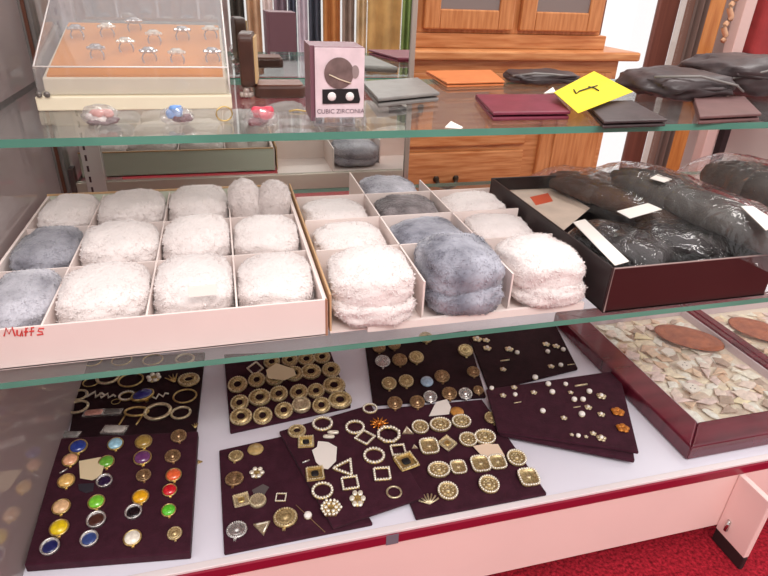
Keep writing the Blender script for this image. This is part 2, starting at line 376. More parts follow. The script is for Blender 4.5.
    if kind == 'pround':         # flat pale gold disc with raised rim
        s = MB().lathe([(0, 0), (.92, 0), (1, .1), (1, .26), (.9, .34), (.78, .2), (.5, .22), (.4, .3), (.3, .22), (0, .24)], 28)
        c = beads(circ(.5, .5, 20, .22), .11, .3); c.blob((0, 0, .22), (.24, .24, .16), 8, 5); return [('plate', s, M['antique'], True), ('beaded_rim', beads(circ(.9, .9, 44, .30), .115, .22), M['rhine'], True), ('center_rosette', c, M['palegold'], True)]
    if kind == 'psq':
        r = []
        for i in range(32):
            a = 2*PI*i/32; c, s_ = math.cos(a), math.sin(a); k = .9/((abs(c)**4+abs(s_)**4)**.25); r.append((c*k, s_*k))
        rings = [[(x*q, y*q, z) for x, y in r] for q, z in ((.95, 0), (1.02, .12), (1, .28), (.84, .32), (.78, .2), (.3, .24))]
        c = beads(polypath(4, .62, PI/4, 6), .1, .26); c.blob((0, 0, .22), (.24, .24, .16), 8, 5); return [('plate', MB().loft(rings), M['antique'], True), ('beaded_rim', beads([(x*.94, y*.94, .30) for x, y in r], .115, .22), M['rhine'], True), ('center_rosette', c, M['palegold'], True)]
    if kind == 'tri':
        return [('plate', MB().prism([(-.9, -.5), (.9, -.7), (.1, .9)], 0, .2), M['palegold'], False), ('ridge', MB().tube([(-.6, -.35, .2), (.1, .65, .2), (.65, -.5, .2)], .1, 6), M['rhine'], True)]
    if kind == 'fan':
        b = MB()
        for k in range(7):
            a = PI*.15 + k*PI*.7/6; b.tube([(0, -.6, .1), (1.3*math.cos(a), -.6+1.3*math.sin(a), .16)], [.06, .13], 6)
        return [('ribs', b, M['palegold'], True)]
    if kind == 'sunburst':
        b = MB().blob((0, 0, .2), (.3, .3, .25), 8, 5)
        for k in range(11):
            a = 2*PI*k/11; b.tube([(.2*math.cos(a), .2*math.sin(a), .15), (1*math.cos(a), 1*math.sin(a), .2)], [.16, .08], 6)
        return [('rays', b, CACHE.setdefault('amber', mat('amber_gold', '#d98a3c', .25, .8)), True)]
    if kind == 'bars':
        b = MB()
        for k in (-.45, .45): b.blob((k*.6, k*.9, .2), (.8, .3, .2), 10, 6, .6)
        return [('bars', b, M['rhine'], True)]
    if kind == 'zig':
        b = MB().tube([(-1.1, .4, .15), (-.5, -.4, .15), (-.1, .5, .15), (.4, -.3, .15), (.7, .4, .15), (1.1, .1, .15)], .14, 6)
        return [('ribbon', b, M['rhine'], True)]
    if kind == 'plaque':
        return [('plate', MB().prism([(-1, -.42), (.9, -.5), (1, .45), (-.9, .5)], 0, .2), M['silver'], False), ('stone', MB().blob((0, 0, .2), (.85, .36, .14), 14, 6, .5), cm, True)]
    if kind == 'legs':
        b = MB().tube(circ(.9, .55, 32, .15), .1, 8, True).tube([(-.75, -.35, .12), (-.85, -1.6, .12)], .07, 6).tube([(.6, -.45, .12), (.45, -1.6, .12)], .07, 6)
        return [('buckle', b, M['gold'], True)]
    if kind == 'leaf':
        b = MB()
        for a in (1.2, 1.6, 2.0, 2.5): b.tube([(0, -.7, .1), (1.2*math.cos(a), -.5+1.2*math.sin(a), .25)], [.16, .05], 6)
        return [('spray', b, M['gold'], True)]
    if kind == 'stud':
        b = MB()
        for p in circ(.55, .55, 5, .2): b.blob(p, (.45, .45, .25), 7, 4)
        return [('flower', b, M['palegold'], True), ('pearl', MB().blob((0, 0, .45), (.38, .38, .32), 8, 5), M['white'], True)]
    if kind == 'pearl':
        return [('pearl', MB().blob((0, 0, .55), (.8, .8, .6), 10, 6), M['white'], True), ('cup', MB().lathe([(0, 0), (.7, 0), (.8, .2), (.6, .3), (0, .3)], 10), M['palegold'], True)]
    if kind == 'bar':
        return [('bar', MB().tube([(-1.6, -.3, .2), (1.6, .4, .2)], .26, 6), M['palegold'], True)]
    if kind == 'rdisc':
        return [('disc', MB().lathe([(0, 0), (.95, 0), (1, .12), (.9, .3), (.4, .42), (.02, .44)], 22), cm, True)]
    if kind == 'tinybar':
        return [('bar', MB().tube([(-1, -.5, .2), (1, .5, .2)], .3, 6), M['silver'], True)]
    if kind == 'gemleaf':
        b = MB()
        for p in circ(.5, .5, 5, .2): b.blob(p, (.5, .5, .18), 7, 4)
        return [('petal', b, CACHE.setdefault('ambl', mat('amber_enamel', '#c97b2e', .3, .4)), True)]
    raise KeyError(kind)
def jewel(nm, cat, kind, col, px, py, wpx, z, label, group=None, rot=0, sx=1.0, sy=1.0, lean=0):
    p = at(px, py, z); q = at(px + wpx*.58, py, z); r = (q - p).length
    key = (kind, col); big = len(parts_of_cached(key)) > 1
    L = parts_of_cached(key)
    tilt = math.atan2((q-p).y, (q-p).x)
    if len(L) == 1:
        n, me = L[0]
        o = bpy.data.objects.new(nm, me); C.objects.link(o); tag(o, label, cat, group)
    else:
        o = thing(nm, label, cat, group=group)
        for n, me in L:
            c = bpy.data.objects.new(n, me); C.objects.link(c); c.parent = o
    o.location = (p.x, p.y, z + .0002 + r*sy*math.sin(lean)); o.rotation_euler = (lean, 0, tilt + math.radians(rot)); o.scale = (r*sx, r*sy, r)
    return o
def parts_of_cached(key):
    if key not in CACHE:
        out = []
        for n, b, m_, sm in parts_of(*key):
            o = b.build(n, m_, smooth=sm); me = o.data; bpy.data.objects.remove(o); out.append((n, me))
        CACHE[key] = out
    return CACHE[key]

# B: coloured buttons ------------------------------------------------------
B = [[('button', '#2c3f8f', 'dark blue faceted', 79, 448, 17), ('button', '#f2b088', 'peach domed', 71, 461, 15), ('tinybar', None, 'small silver bar', 64, 471, 7), ('button', '#f3bf6e', 'light orange domed', 67, 482, 16), ('button', '#f0c090', 'pale peach domed', 62, 508, 17), ('button', '#f0cb1e', 'bright yellow domed', 60, 529, 18), ('rimbutton', '#1f2358', 'navy blue silver-rimmed', 51, 548, 18)],
     [('button', '#9fd0e4', 'light blue domed', 116, 445, 15), ('button', '#6cb03c', 'leaf green domed', 107, 463, 15), ('rimbutton', '#2b1b3b', 'dark purple silver-rimmed', 105, 482, 15), ('button', '#7ed13a', 'lime green domed', 97, 503, 16), ('rimbutton', '#4a2a22', 'dark brown silver-rimmed', 97, 521, 18), ('rimbutton', '#34467c', 'blue and white silver-rimmed', 90, 540, 17)],
     [('button', '#a98a44', 'olive gold domed', 144, 443, 16), ('button', '#6e3a6e', 'purple gold-rimmed', 143, 459, 17), ('coinb', None, 'bronze ringed', 144, 476, 14), ('button', '#f0ad1c', 'amber yellow domed', 141, 498, 16), ('rimbutton', '#1a1216', 'black silver-rimmed', 134, 513, 16), ('button', '#f3e6d6', 'pearl white domed', 133, 539, 17)],
     [('coinb', None, 'ornate bronze', 179, 437, 15), ('coinb', None, 'bronze openwork', 173, 457, 15), ('button', '#f2683c', 'coral orange domed', 174, 476, 15), ('button', '#d41f2c', 'bright red domed', 170, 491, 14), ('button', '#5fc433', 'grass green domed', 169, 511, 14), ('coin', None, 'small gold ringed', 175, 534, 14)]]
CN = ['panel-side column', 'second column', 'third column', 'outer column']
for ci, colm in enumerate(B):
    for ri, (k, c, look, x, y, wd) in enumerate(colm):
        jewel('clip_earring', 'earring', k, c, x, y+1, wd*.9, ZTOP['B'], f'{look} earring, {ORD[ri]} from the back in {CN[ci]} of the button pad', 'clip earrings on the coloured-button pad', rot=20, lean=.2)
# A: gold hoops -----------------------------------------------------------
A = [('back row', [('thinoval', 93, 362, 16, 0), ('thinoval', 122, 361, 18, 0), ('thinoval', 153, 360.5, 18, 0), ('oval', 185, 360, 17, 0)]),
     ('second row', [('thinoval', 91, 383, 14, 0), ('oval', 108, 379, 20, 0), ('thinoval', 131, 381, 22, 0), ('flower', 154, 379, 15, 0), ('leaf', 174, 379, 15, 20), ('dring', 189, 381, 19, 0)]),
     ('third row', [('oval', 79, 396, 16, 0), ('zig', 94, 396, 17, -10), ('zig', 107, 397, 14, -10), ('thinoval', 116, 402, 8, 0), ('roval', 127, 397, 14, 0), ('zig', 160, 397, 13, 20), ('thinoval', 185, 397, 21, 0)]),
     ('fourth row', [('oval', 78, 408, 19, 0), ('legs', 137, 413, 22, 0), ('oval', 158, 413, 24, 20), ('oval', 181, 414, 18, 15), ('leaf', 196, 426, 8, 0)])]
LK = {'thinoval': 'slim gold hoop', 'oval': 'gold hoop', 'flower': 'gold flower brooch', 'leaf': 'gold leafy sprig', 'dring': 'thick gold ring', 'zig': 'glittery zigzag pin', 'roval': 'rhinestone ring', 'legs': 'gold two-legged buckle'}
for rn, L in A:
    for i, (k, x, y, wd, ro) in enumerate(L):
        jewel('scarf_ring', 'jewelry', k, None, x, y, wd, ZTOP['A'], f'{LK[k]}, {ORD[i]} from end panel in {rn} of the hoop pad', 'gold hoops and buckles on the black pad', rot=ro, sy=1.0 if k in ('zig', 'leaf', 'flower') else .95)
jewel('brooch', 'jewelry', 'button', '#2b2a7c', 143, 397, 20, ZTOP['A'], 'gold oval brooch with deep blue stone on the hoop pad', rot=40, sx=1, sy=.75)
jewel('brooch', 'jewelry', 'plaque', '#d9a090', 94, 414, 18, ZTOP['A'], 'oblong pink stone brooch on the hoop pad', rot=10)
jewel('brooch', 'jewelry', 'plaque', '#77746f', 113, 413, 17, ZTOP['A'], 'oblong grey stone brooch beside the pink one', rot=5)
jewel('brooch', 'jewelry', 'plaque', '#c9c4bd', 115, 431, 22, ZTOP['A'], 'oblong pale stone brooch at the hoop pad front edge', rot=0)
jewel('brooch', 'jewelry', 'plaque', '#8f8d8a', 70, 436, 18, ZTOP['A'], 'grey stone brooch in the hoop pad front corner', rot=0)
jewel('chain_earring', 'jewelry', 'leaf', None, 199, 462, 8, ZD+.0003, 'thin gold chain lying on white deck beside coloured-button pad', rot=90)
# C: chunky gold ovals ----------------------------------------------------
Cr = [('back row', [('rdia', 255.5, 370, 13, 1), ('dring', 272, 364, 16, 1), ('dring', 290, 362, 16, 1), ('dring', 306.5, 361, 17, 1.1), ('dring', 322, 359, 16, 1)]),
      ('second row', [('dring', 238, 387, 19, 1), ('dring', 257, 382, 17, 1), ('dring', 275, 380, 18, 1), ('dring', 294, 376, 19, 1.1), ('dring', 311, 374, 20, 1.15), ('dring', 331, 372, 18, 1.05)]),
      ('third row', [('dring', 240, 405, 18, 1), ('dring', 260, 400, 22, 1.15), ('dring', 279, 396, 18, 1), ('dring', 299, 394.5, 18, 1), ('dring', 316, 393, 17, 1), ('dring', 334, 388, 22, 1.15)]),
      ('front row', [('dring', 241.5, 419, 22, 1.15), ('dring', 263, 418, 19, 1), ('dring', 284, 412.5, 18, 1), ('dringp', 301.5, 407.5, 19, 1.1), ('dring', 321.5, 407.5, 18, 1), ('dring', 340, 402.5, 23, 1.2)])]
for rn, L in Cr:
    for i, (k, x, y, wd, el) in enumerate(L):
        look = 'open silver-gold diamond' if k == 'rdia' else 'filled gold oval' if k == 'dringp' else 'wide gold oval ring' if el > 1.05 else 'round gold ring'
        jewel('scarf_ring', 'jewelry', k, None, x, y+1, wd*.9, ZTOP['C'], f'{look}, {ORD[i]} from end panel in {rn} of the gold oval pad', 'chunky gold rings on the oval pad', sx=1, sy=1/el, lean=.36)
# D: pins -----------------------------------------------------------------
for k, c, x, y, wd, lab, ro in [('coin', None, 236, 457, 13, 'bright gold round pin in the back corner of the sparse pin pad', 0), ('rdisc', '#b79b66', 255.6, 450, 14, 'dull gold oval pin at back of the sparse pin pad', 0),
        ('coinb', None, 234.5, 480, 16, 'bronze round pin in second row of the sparse pin pad', 0), ('flower', None, 257, 474, 15, 'silvery pierced pin in second row of the sparse pin pad', 0),
        ('gsq', None, 241.5, 501, 14, 'small gold square pin in third row of the sparse pin pad', 20), ('dringp', None, 258, 502, 15, 'pale gold donut pin in third row of the sparse pin pad', 0),
        ('rsq', None, 281, 498, 10, 'small white square frame pin alone on the sparse pin pad', 0), ('coins', None, 237, 531, 18, 'silver round pin in the front corner of the sparse pin pad', 0),
        ('tri', None, 263, 527, 17, 'dark gold triangular pin in front row of the sparse pin pad', -40), ('coin', None, 285.5, 519, 21, 'largest gold disc pin in front row of the sparse pin pad', 0), ('pearl', None, 308, 517, 9, 'small white pearl pin by the tilted rhinestone pad corner', 0)]:
    jewel('lapel_pin', 'pin', k, c, x, y, wd, ZTOP['D'], lab, 'pins on the sparse pad', rot=ro)
sp = MB().tube([at(296, 505, ZTOP['D']+.001), at(325, 532, ZTOP['D']+.001)], .0007, 6).build('stick_pin', M['bronze'])
tag(sp, 'thin bronze stick pin lying across the sparse pin pad front', 'pin')
# E: rhinestone frames ------------------------------------------------------
Ed = [('dring', 297, 432, 16, 'gold ring with dark center at back corner of tilted rhinestone pad', 0), ('roval', 322.5, 425, 18, 'white rhinestone oval at back edge of tilted pad, beside white tag', 0),
      ('bars', 331, 435.6, 13, 'double rhinestone bar just behind the white tag on tilted pad', 0), ('gsqd', 306, 443, 14, 'small gold square with dark center beside white tag on tilted pad', 5),
      ('tinybar', 306, 462, 6, 'tiny silver bar between two gold squares on tilted pad', 0), ('rtri', 345, 469, 18, 'rhinestone triangle frame in front of the white tag', -25), ('gsqd', 315, 475, 16, 'large gold rhinestone square with dark center on tilted pad', 10),
      ('roval', 322.5, 492, 19, 'round rhinestone frame next to large gold square on tilted pad', 0), ('rhex', 331, 509, 18, 'hexagonal rhinestone cluster at front of tilted pad', 0), ('rsq', 350, 484, 16, 'rhinestone square frame below the triangle on tilted pad', 10),
      ('flower', 357.5, 500, 16, 'long rhinestone flower cluster at front of tilted pad', 0), ('roval', 355, 428.6, 17, 'rhinestone oval frame in back row center of tilted pad', 0), ('rdia', 365, 438.6, 15, 'rhinestone diamond frame beside octagon on tilted pad', 8),
      ('sunburst', 379, 424.6, 16, 'orange gold sunburst brooch at back of tilted pad', 0), ('roct', 388.6, 436, 20, 'gold octagon frame beside the orange sunburst', 0), ('roval', 370, 409.5, 13, 'small white oval ring in the far corner of tilted pad', 0),
      ('roval', 374, 457, 19, 'round rhinestone frame in the middle of tilted pad', 0), ('rsq', 398, 451, 14, 'small rhinestone square behind the amber-gold rectangle', 8), ('rsq', 382, 475, 16, 'rounded rhinestone square in the middle of tilted pad', 5),
      ('gsqd', 406, 463, 18, 'amber gold rectangle with dark center at edge of tilted pad', 25), ('oval', 394, 493, 14, 'small plain gold oval frame at front edge of tilted pad', 0)]
for k, x, y, wd, lab, ro in Ed:
    jewel('scarf_clip', 'jewelry', k, None, x, y, wd, ZTOP['E'], lab, 'rhinestone frames on the tilted pad', rot=ro, sy=1.35 if x == 357.5 else 1)
# F: pale gold buttons --------------------------------------------------------
Fd = [('back row', [('tri', 407, 432, 11, 0, 'gold triangle'), ('pround', 420, 429, 15, 0, 'round gold disc'), ('pround', 440, 427, 19, .8, 'gold oval disc'), ('pround', 461, 423.5, 17, .85, 'gold oval disc'), ('coin', 491.5, 419.5, 13, 1, 'half-hidden gold disc')]),
      ('second row', [('tri', 414.5, 447.5, 6, 0, 'narrow gold sliver'), ('psq', 428.7, 448.5, 18, 1, 'rounded gold square'), ('gsq', 447, 445, 13, 1, 'gold diamond plate'), ('pround', 467.7, 441.5, 16, .95, 'gold oval disc'), ('pround', 484.4, 439.5, 19, .85, 'gold oval disc')]),
      ('third row', [('pround', 438.5, 472, 20, .8, 'gold oval disc'), ('psq', 458, 469, 15, 1, 'gold square plate'), ('psq', 480, 466, 18, 1, 'large gold square plate'), ('psq', 497, 464, 16, 1, 'gold square plate'), ('pround', 516, 460, 17, 1, 'round gold disc')]),
      ('front row', [('fan', 428.5, 501, 15, 1, 'gold fan'), ('pround', 447.5, 493, 18, 1, 'round gold disc'), ('pround', 488.5, 486.5, 18, 1, 'round gold disc'), ('psq', 528, 479.5, 19, 1, 'rounded gold square')])]
for rn, L in Fd:
    for i, (k, x, y, wd, e, look) in enumerate(L):
        jewel('gold_button', 'jewelry', k, None, x, y, wd, ZTOP['F'], f'{look}, {ORD[i]} from the tilted pad in {rn} of pale gold buttons', 'pale gold buttons on the front pad', rot=45 if look.endswith('diamond plate') else 8, sy=e or 1, lean=.14)
jewel('gold_button', 'jewelry', 'rdisc', '#c58a45', 457, 412.5, 12, ZTOP['F'], 'plain orange-tan disc beside the white tag on pale gold pad', 'pale gold buttons on the front pad')
# G: studs -------------------------------------------------------------------
Gd = [('back row', [('coinb', 379, 350, 11), ('coinb', 394, 347, 11), ('coin', 425.6, 340, 12)]),
      ('second row', [('coins', 382.6, 364, 13), ('coinb', 399.5, 362.5, 13), ('coin', 416, 360, 13), ('coin', 465, 353, 13)]),
      ('third row', [('coin', 389, 386, 13), ('coin', 406, 383.5, 13), ('rdisc', 426.7, 383.5, 11), ('coinb', 441.7, 379, 13), ('coinb', 473, 374, 11)]),
      ('fourth row', [('coinb', 394.7, 405.5, 13), ('coinb', 417, 404.5, 13), ('coins', 430, 399, 12), ('coinb', 449, 396, 13), ('coins', 465, 396, 12), ('coinb', 478, 392, 9)])]
GL = {'coin': 'gold ornate stud', 'coinb': 'bronze ornate stud', 'coins': 'silver ornate stud', 'rdisc': 'pale blue stone stud'}
for rn, L in Gd:
    for i, (k, x, y, wd) in enumerate(L):
        zz = ZTOP['G']
        jewel('stud_button', 'jewelry', k, '#9fb6cc' if k == 'rdisc' else None, x, y, wd, zz, f'{GL[k]}, {ORD[i]} from the gold oval pad in {rn} of round studs', 'round studs on the dark pad', lean=.3)
# H, I: tiny studs -------------------------------------------------------------
Hd = [('back row', [('stud', 477, 340, 9), ('stud', 486, 341, 7), ('stud', 546, 345, 7), ('stud', 556, 347, 7), ('pearl', 563, 350.5, 5)]),
      ('second row', [('stud', 487, 349, 8), ('stud', 509, 350, 8), ('pearl', 517, 353.5, 5), ('pearl', 547.5, 352.5, 5)]),
      ('third row', [('bar', 505, 361, 5), ('stud', 503, 370, 6), ('stud', 551, 367, 6), ('pearl', 560.6, 366, 5), ('bar', 571, 365, 4)])]
SL = {'stud': 'tiny gold flower stud', 'pearl': 'tiny pearl stud', 'bar': 'tiny gold bar stud', 'gemleaf': 'amber leaf stud'}
for rn, L in Hd:
    for i, (k, x, y, wd) in enumerate(L):
        jewel('ear_stud', 'earring', k, None, x, y, wd, ZTOP['H'], f'{SL[k]}, {ORD[i]} from round studs in {rn} of pad by wooden frame', 'tiny studs on the pad by the wooden frame')
Id = [('back row', [('pearl', 491.5, 389, 5), ('stud', 514, 388, 6), ('pearl', 535, 378.5, 6), ('pearl', 548, 385, 6), ('pearl', 565.4, 385, 5), ('bar', 581, 386, 7)]),
      ('second row', [('stud', 503, 396, 6), ('pearl', 515, 395.4, 5), ('stud', 533.7, 393, 6), ('pearl', 552, 393, 6), ('stud', 570.6, 393, 5), ('pearl', 589, 392.5, 6), ('stud', 601, 397, 9)]),
      ('third row', [('bar', 517.5, 403, 4), ('pearl', 574, 400.5, 6), ('pearl', 582.7, 400.5, 6), ('bar', 577, 407.5, 4), ('stud', 588, 408, 7), ('gemleaf', 617.5, 412.7, 12)]),
      ('fourth row', [('pearl', 542.5, 412, 6), ('stud', 563.7, 418.5, 6), ('pearl', 581.5, 415.5, 7), ('stud', 601, 415, 7), ('gemleaf', 622.5, 429, 12)]),
      ('front row', [('stud', 571.7, 435, 4), ('pearl', 578, 436.5, 5), ('stud', 586, 437, 4), ('stud', 593, 434, 6), ('stud', 601, 439, 9)])]
for rn, L in Id:
    for i, (k, x, y, wd) in enumerate(L):
        jewel('ear_stud', 'earring', k, None, x, y, wd, ZTOP['I'], f'{SL[k]}, {ORD[i]} from gold buttons in {rn} of the stacked upper pad', 'tiny studs on the stacked pad')
# price tags ------------------------------------------------------------------
def flat(name, pts, z, t, m, label, cat, group=None):
    o = MB().prism(poly(pts, z+t), z, z+t).build(name, m); return tag(o, label, cat, group)
TG = 'price tags on the jewelry pads'
creamt = mat('cream_tag_paper', '#e9d5ae', .7)
flat('price_tag', [(79, 461), (101, 457), (104, 466), (101, 476), (92, 480), (80, 478)], ZTOP['B']+.006, .0008, creamt, 'cream paper tag lying on the coloured-button pad', 'tag', TG)
flat('price_tag', [(78, 484), (94, 483), (93, 491), (86, 493), (79, 490)], ZTOP['B']+.0004, .0008, mat('dark_grey_tag', '#35313a', .4), 'dark see-through tag beside purple earring on coloured-button pad', 'tag', TG)
flat('price_tag', [(266, 370), (276, 363), (294, 369), (296, 375), (284, 380), (268, 378)], ZTOP['C']+.019, .0008, creamt, 'cream paper tag lying on the gold oval pad', 'tag', TG)
flat('price_tag', [(312, 450), (317, 447), (318, 441), (328, 442), (337, 447), (336, 461), (328, 469), (322, 468), (316, 462)], ZTOP['E']+.003, .0008, M['white'], 'bright white paper tag on the tilted rhinestone pad', 'tag', TG)
flat('price_tag', [(252, 490), (263, 484), (269, 487), (264, 495), (254, 494)], ZTOP['D']+.0005, .0008, mat('grey_tag', '#5d5554', .5), 'grey see-through tag on the sparse pin pad', 'tag', TG)
flat('price_tag', [(429, 416), (436, 402), (447, 399), (451, 407), (449, 414)], ZTOP['F']+.002, .0008, M['white'], 'white paper tag between round studs and pale gold pad', 'tag', TG)
pk = mat('pinkish_tag', '#edd2b8', .7)
flat('price_tag', [(473, 446), (484, 444), (498, 444), (505, 456), (494, 458), (483, 457)], ZTOP['F']+.005, .0008, pk, 'pinkish paper tag lying over squares on the pale gold pad', 'tag', TG)

# ================================================================== wooden frames of stone chips
def riker(P0, ux, wdt, dep, label, glabel, nchip, seed, bl, br, b):
    t = thing('specimen_frame', label, 'specimen frame', (P0.x, P0.y, ZD+.0004), math.atan2(ux.y, ux.x))
    h = .034; x0, x1, y0, y1 = bl, wdt-br, b, dep-b*.8
    fr = MB()
    for pts in ([(0, 0), (wdt, 0), (x1, y0), (x0, y0)], [(wdt, 0), (wdt, dep), (x1, y1), (x1, y0)], [(wdt, dep), (0, dep), (x0, y1), (x1, y1)], [(0, dep), (0, 0), (x0, y0), (x0, y1)]): fr.prism(pts, 0, h)
    fr.build('frame', M['winewood'], t, bevel=.004, seg=3)
    MB().box(x0-.002, x1+.002, y0-.002, y1+.002, .001, .012).build('backing', mat('pale_backing', '#e9dccb', .8), t)
    ln = MB(); k = .003
    ln.box(x0, x0+k, y0, y1, .012, h-.004); ln.box(x1-k, x1, y0, y1, .012, h-.004); ln.box(x0, x1, y1-k, y1, .012, h-.004)
    ln.build('lining', mat('lilac_lining', '#d9c8d2', .6), t)
    MB().box(x0, x1, y0, y1, h-.0035, h-.0015).build('glass_pane', clear('frame_pane', (.98, .98, .97), .8, .02), t)
    rnd = random.Random(seed); cs = ['#f3e4cc', '#ead0b8', '#f6ecde', '#e2c3aa', '#d3bfb0', '#eedcd2', '#b9a294', '#f4e4c2', '#e6cfca', '#f8f1e8']
    mats = [CACHE.setdefault(('chip', c), mat('stone_chip_' + c[1:], c, .6, vary=.15, scale=90)) for c in cs]
    R = Matrix.Rotation(t.rotation_euler.z, 3, 'Z')
    nx = max(3, int(math.sqrt(nchip*(x1-x0)/(y1-y0)))); ny = nchip//nx
    for i in range(nx):
        for j in range(ny):
            lx = x0+.02+(i+.5+rnd.uniform(-.3, .3))*(x1-x0-.04)/nx; ly = y0+.02+(j+.5+rnd.uniform(-.3, .3))*(y1-y0-.04)/ny
            r = rnd.uniform(.017, .029); a0 = rnd.uniform(0, 6.28); n = rnd.choice((3, 4, 4, 5)); el = rnd.uniform(.4, .8)
            lo = [(r*math.cos(a0)*0 + r*math.cos(2*PI*q/n)*rnd.uniform(.8, 1.1), r*el*math.sin(2*PI*q/n)*rnd.uniform(.8, 1.1)) for q in range(n)]
            ca, sa = math.cos(a0), math.sin(a0); lo = [(x*ca-y*sa, x*sa+y*ca) for x, y in lo]
            lo = [(max(x0+.004-lx, min(x1-.004-lx, x)), max(y0+.004-ly, min(y1-.004-ly, y))) for x, y in lo]
            hh = rnd.uniform(.0018, .003); z0 = .0122 + ((i*2+j*3+(i*j) % 2) % 4)*.0026
            cb = MB().loft([[(x, y, 0) for x, y in lo], [(x*.97, y*.97, hh*.6) for x, y in lo], [(x*.7, y*.7, hh) for x, y in lo]])
            p = Vector((P0.x, P0.y, ZD)) + R @ Vector((lx, ly, z0))
            o = cb.build('stone_chip', rnd.choice(mats), loc=p, rot=(0, 0, t.rotation_euler.z))
            tag(o, glabel, 'stone chip', 'pale stone chips in ' + ('the nearer' if seed == 1 else 'the cut-off') + ' frame')
    return t
a = at(686, 461, ZD); bk = at(572, 328, ZD); ux = (Matrix.Rotation(-.055, 3, 'Z') @ Vector((.197, .011, 0))).normalized()
uy = Vector((-ux.y, ux.x, 0))
F1 = riker(a, ux, .362, .49, 'wine-coloured wooden specimen frame of stone chips at the front rail', 'small pale stone chip among others under glass in the front wooden frame', 150, 1, .062, .018, .056)
P2 = a + ux*.3625 + uy*.01
F2 = riker(P2, ux, .33, .47, 'second wine-coloured specimen frame, cut off at the photo edge beside the first', 'small pale stone chip among others under glass in the cut-off wooden frame', 100, 2, .024, .05, .056)
ro = mat('red_brown_stone', '#a0492b', .55, col2='#bd6a44', vary=.2, scale=40)
def ovalstone(e0, e1, ry, label):
    p, q = at(*e0, ZD+.0255), at(*e1, ZD+.0268); d = q-p
    tag(MB().blob((0, 0, 0), (d.length/2, ry, .0032), 26, 8, .92).build('oval_stone', ro, smooth=True, loc=(p+q)/2, rot=(0, 0, math.atan2(d.y, d.x))), label, 'stone')
ovalstone((654, 329), (725, 346), .050, 'large red-brown oval stone in the front wooden frame')
ovalstone((728, 320), (792, 340), .050, 'large red-brown oval stone in the cut-off wooden frame')
dm = mat('dark_spot', '#3a3034', .6)
for px, py, lab in [(668, 352, 'white chip nearest the red-brown oval in the front frame'), (684, 365, 'white dotted chip midway in the front frame'), (692, 388, 'largest white dotted chip near the front of the front frame')]:
    p = at(px, py, ZD+.0262); t = thing('dotted_chip', lab, 'stone chip', p, .3)
    MB().prism([(-.016, -.011), (.008, -.014), (.018, 0), (.01, .013), (-.012, .011)], -.002, .0022).build('chip', M['white'], t)
    if py > 355:
        for q in ((-.006, 0), (.006, .003), (0, -.006)): MB().lathe([(.0014, .0022), (.0014, .0026), (.0002, .0027)], 8, (q[0], q[1], 0)).build('spot', dm, t)

# ================================================================== earmuff trays on the middle shelf
def fur_mesh(rx, ry, rz, seed, e=.72, sq=.8):
    """one fluffy pad: dented rounded cushion with short tufts"""
    rnd = random.Random(seed); b = MB(); n, m = 40, 22; vs = []
    sg = lambda x, q: math.copysign(abs(x) ** q, x)
    off = Vector((seed*7.3, seed*3.1, 0))
    def pt(a, t):
        d = Vector((sg(math.cos(a), e)*sg(math.cos(t), sq), sg(math.cos(a), e)*sg(math.sin(t), sq), sg(math.sin(a), .85)))
        k = 1 + .085*noise.noise(d*2.1+off) + .05*noise.noise(d*5+off) + .03*noise.noise(d*13+off)
        return Vector((d.x*rx*k, d.y*ry*k, d.z*rz*k))
    rings = [[pt(-PI/2+PI*k/m, 2*PI*i/n) for i in range(n)] for k in range(1, m)]
    b.loft(rings)
    for q in range(3800):
        a = math.asin(rnd.uniform(-.75, 1)); t = rnd.uniform(0, 2*PI); p = pt(a, t); nn = Vector((p.x/rx**2, p.y/ry**2, p.z/rz**2)).normalized()
        u = nn.orthogonal().normalized(); u = Matrix.Rotation(rnd.uniform(0, 6.28), 3, nn) @ u
        L = rnd.uniform(.0015, .0038); wv = .0007
        tip = p + nn*L*.55 + u*L*.85
        s_ = u.cross(nn)*wv
        b.add([p-s_, p+s_, tip], [(0, 1, 2)])
    return b
FURM = {}
def fur(key, *a):
    if key not in FURM:
        o = fur_mesh(*a).build('ear_pad', M['furw'], smooth=True); FURM[key] = o.data; bpy.data.objects.remove(o)
    return FURM[key]
def muff(x, y, z, col, label, rx=.05, ry=.058, hz=.076, rz=0, var=1, tilt=(0, 0), group='white furry earmuffs', upright=False):
    t = thing('earmuff', label, 'earmuff', (x, y, z), rz, group)
    if upright:
        for k, sx in enumerate((-1, 1)):
            me = fur(('u', k+var), .030, .026, .046, 20+k+var, .8, .95).copy(); me.materials[0] = M[col]
            o = link('ear_pad', me, t, loc=(sx*.025, 0, .049+.003*(1-k)), rot=(0, sx*.12, 0))
    else:
        for k in (0, 1):
            me = fur((var, k), 1.0*.05, .058, .022 if k == 0 else .030, var*2+k, .54, .64)
            me2 = FURM.get((var, k, col))
            if me2 is None:
                me2 = me.copy(); me2.materials[0] = M[col]; FURM[(var, k, col)] = me2
            o = link('ear_pad', me2, t)
            hs = hz/.076
            o.location = (0, (-.004, .004)[k], (.0225, .048)[k]*hs); o.scale = (rx/.05, ry/.058, hs); o.rotation_euler = (tilt[0] if k else 0, tilt[1] if k else 0, 0)
    return t
ZS = ZM + .0003
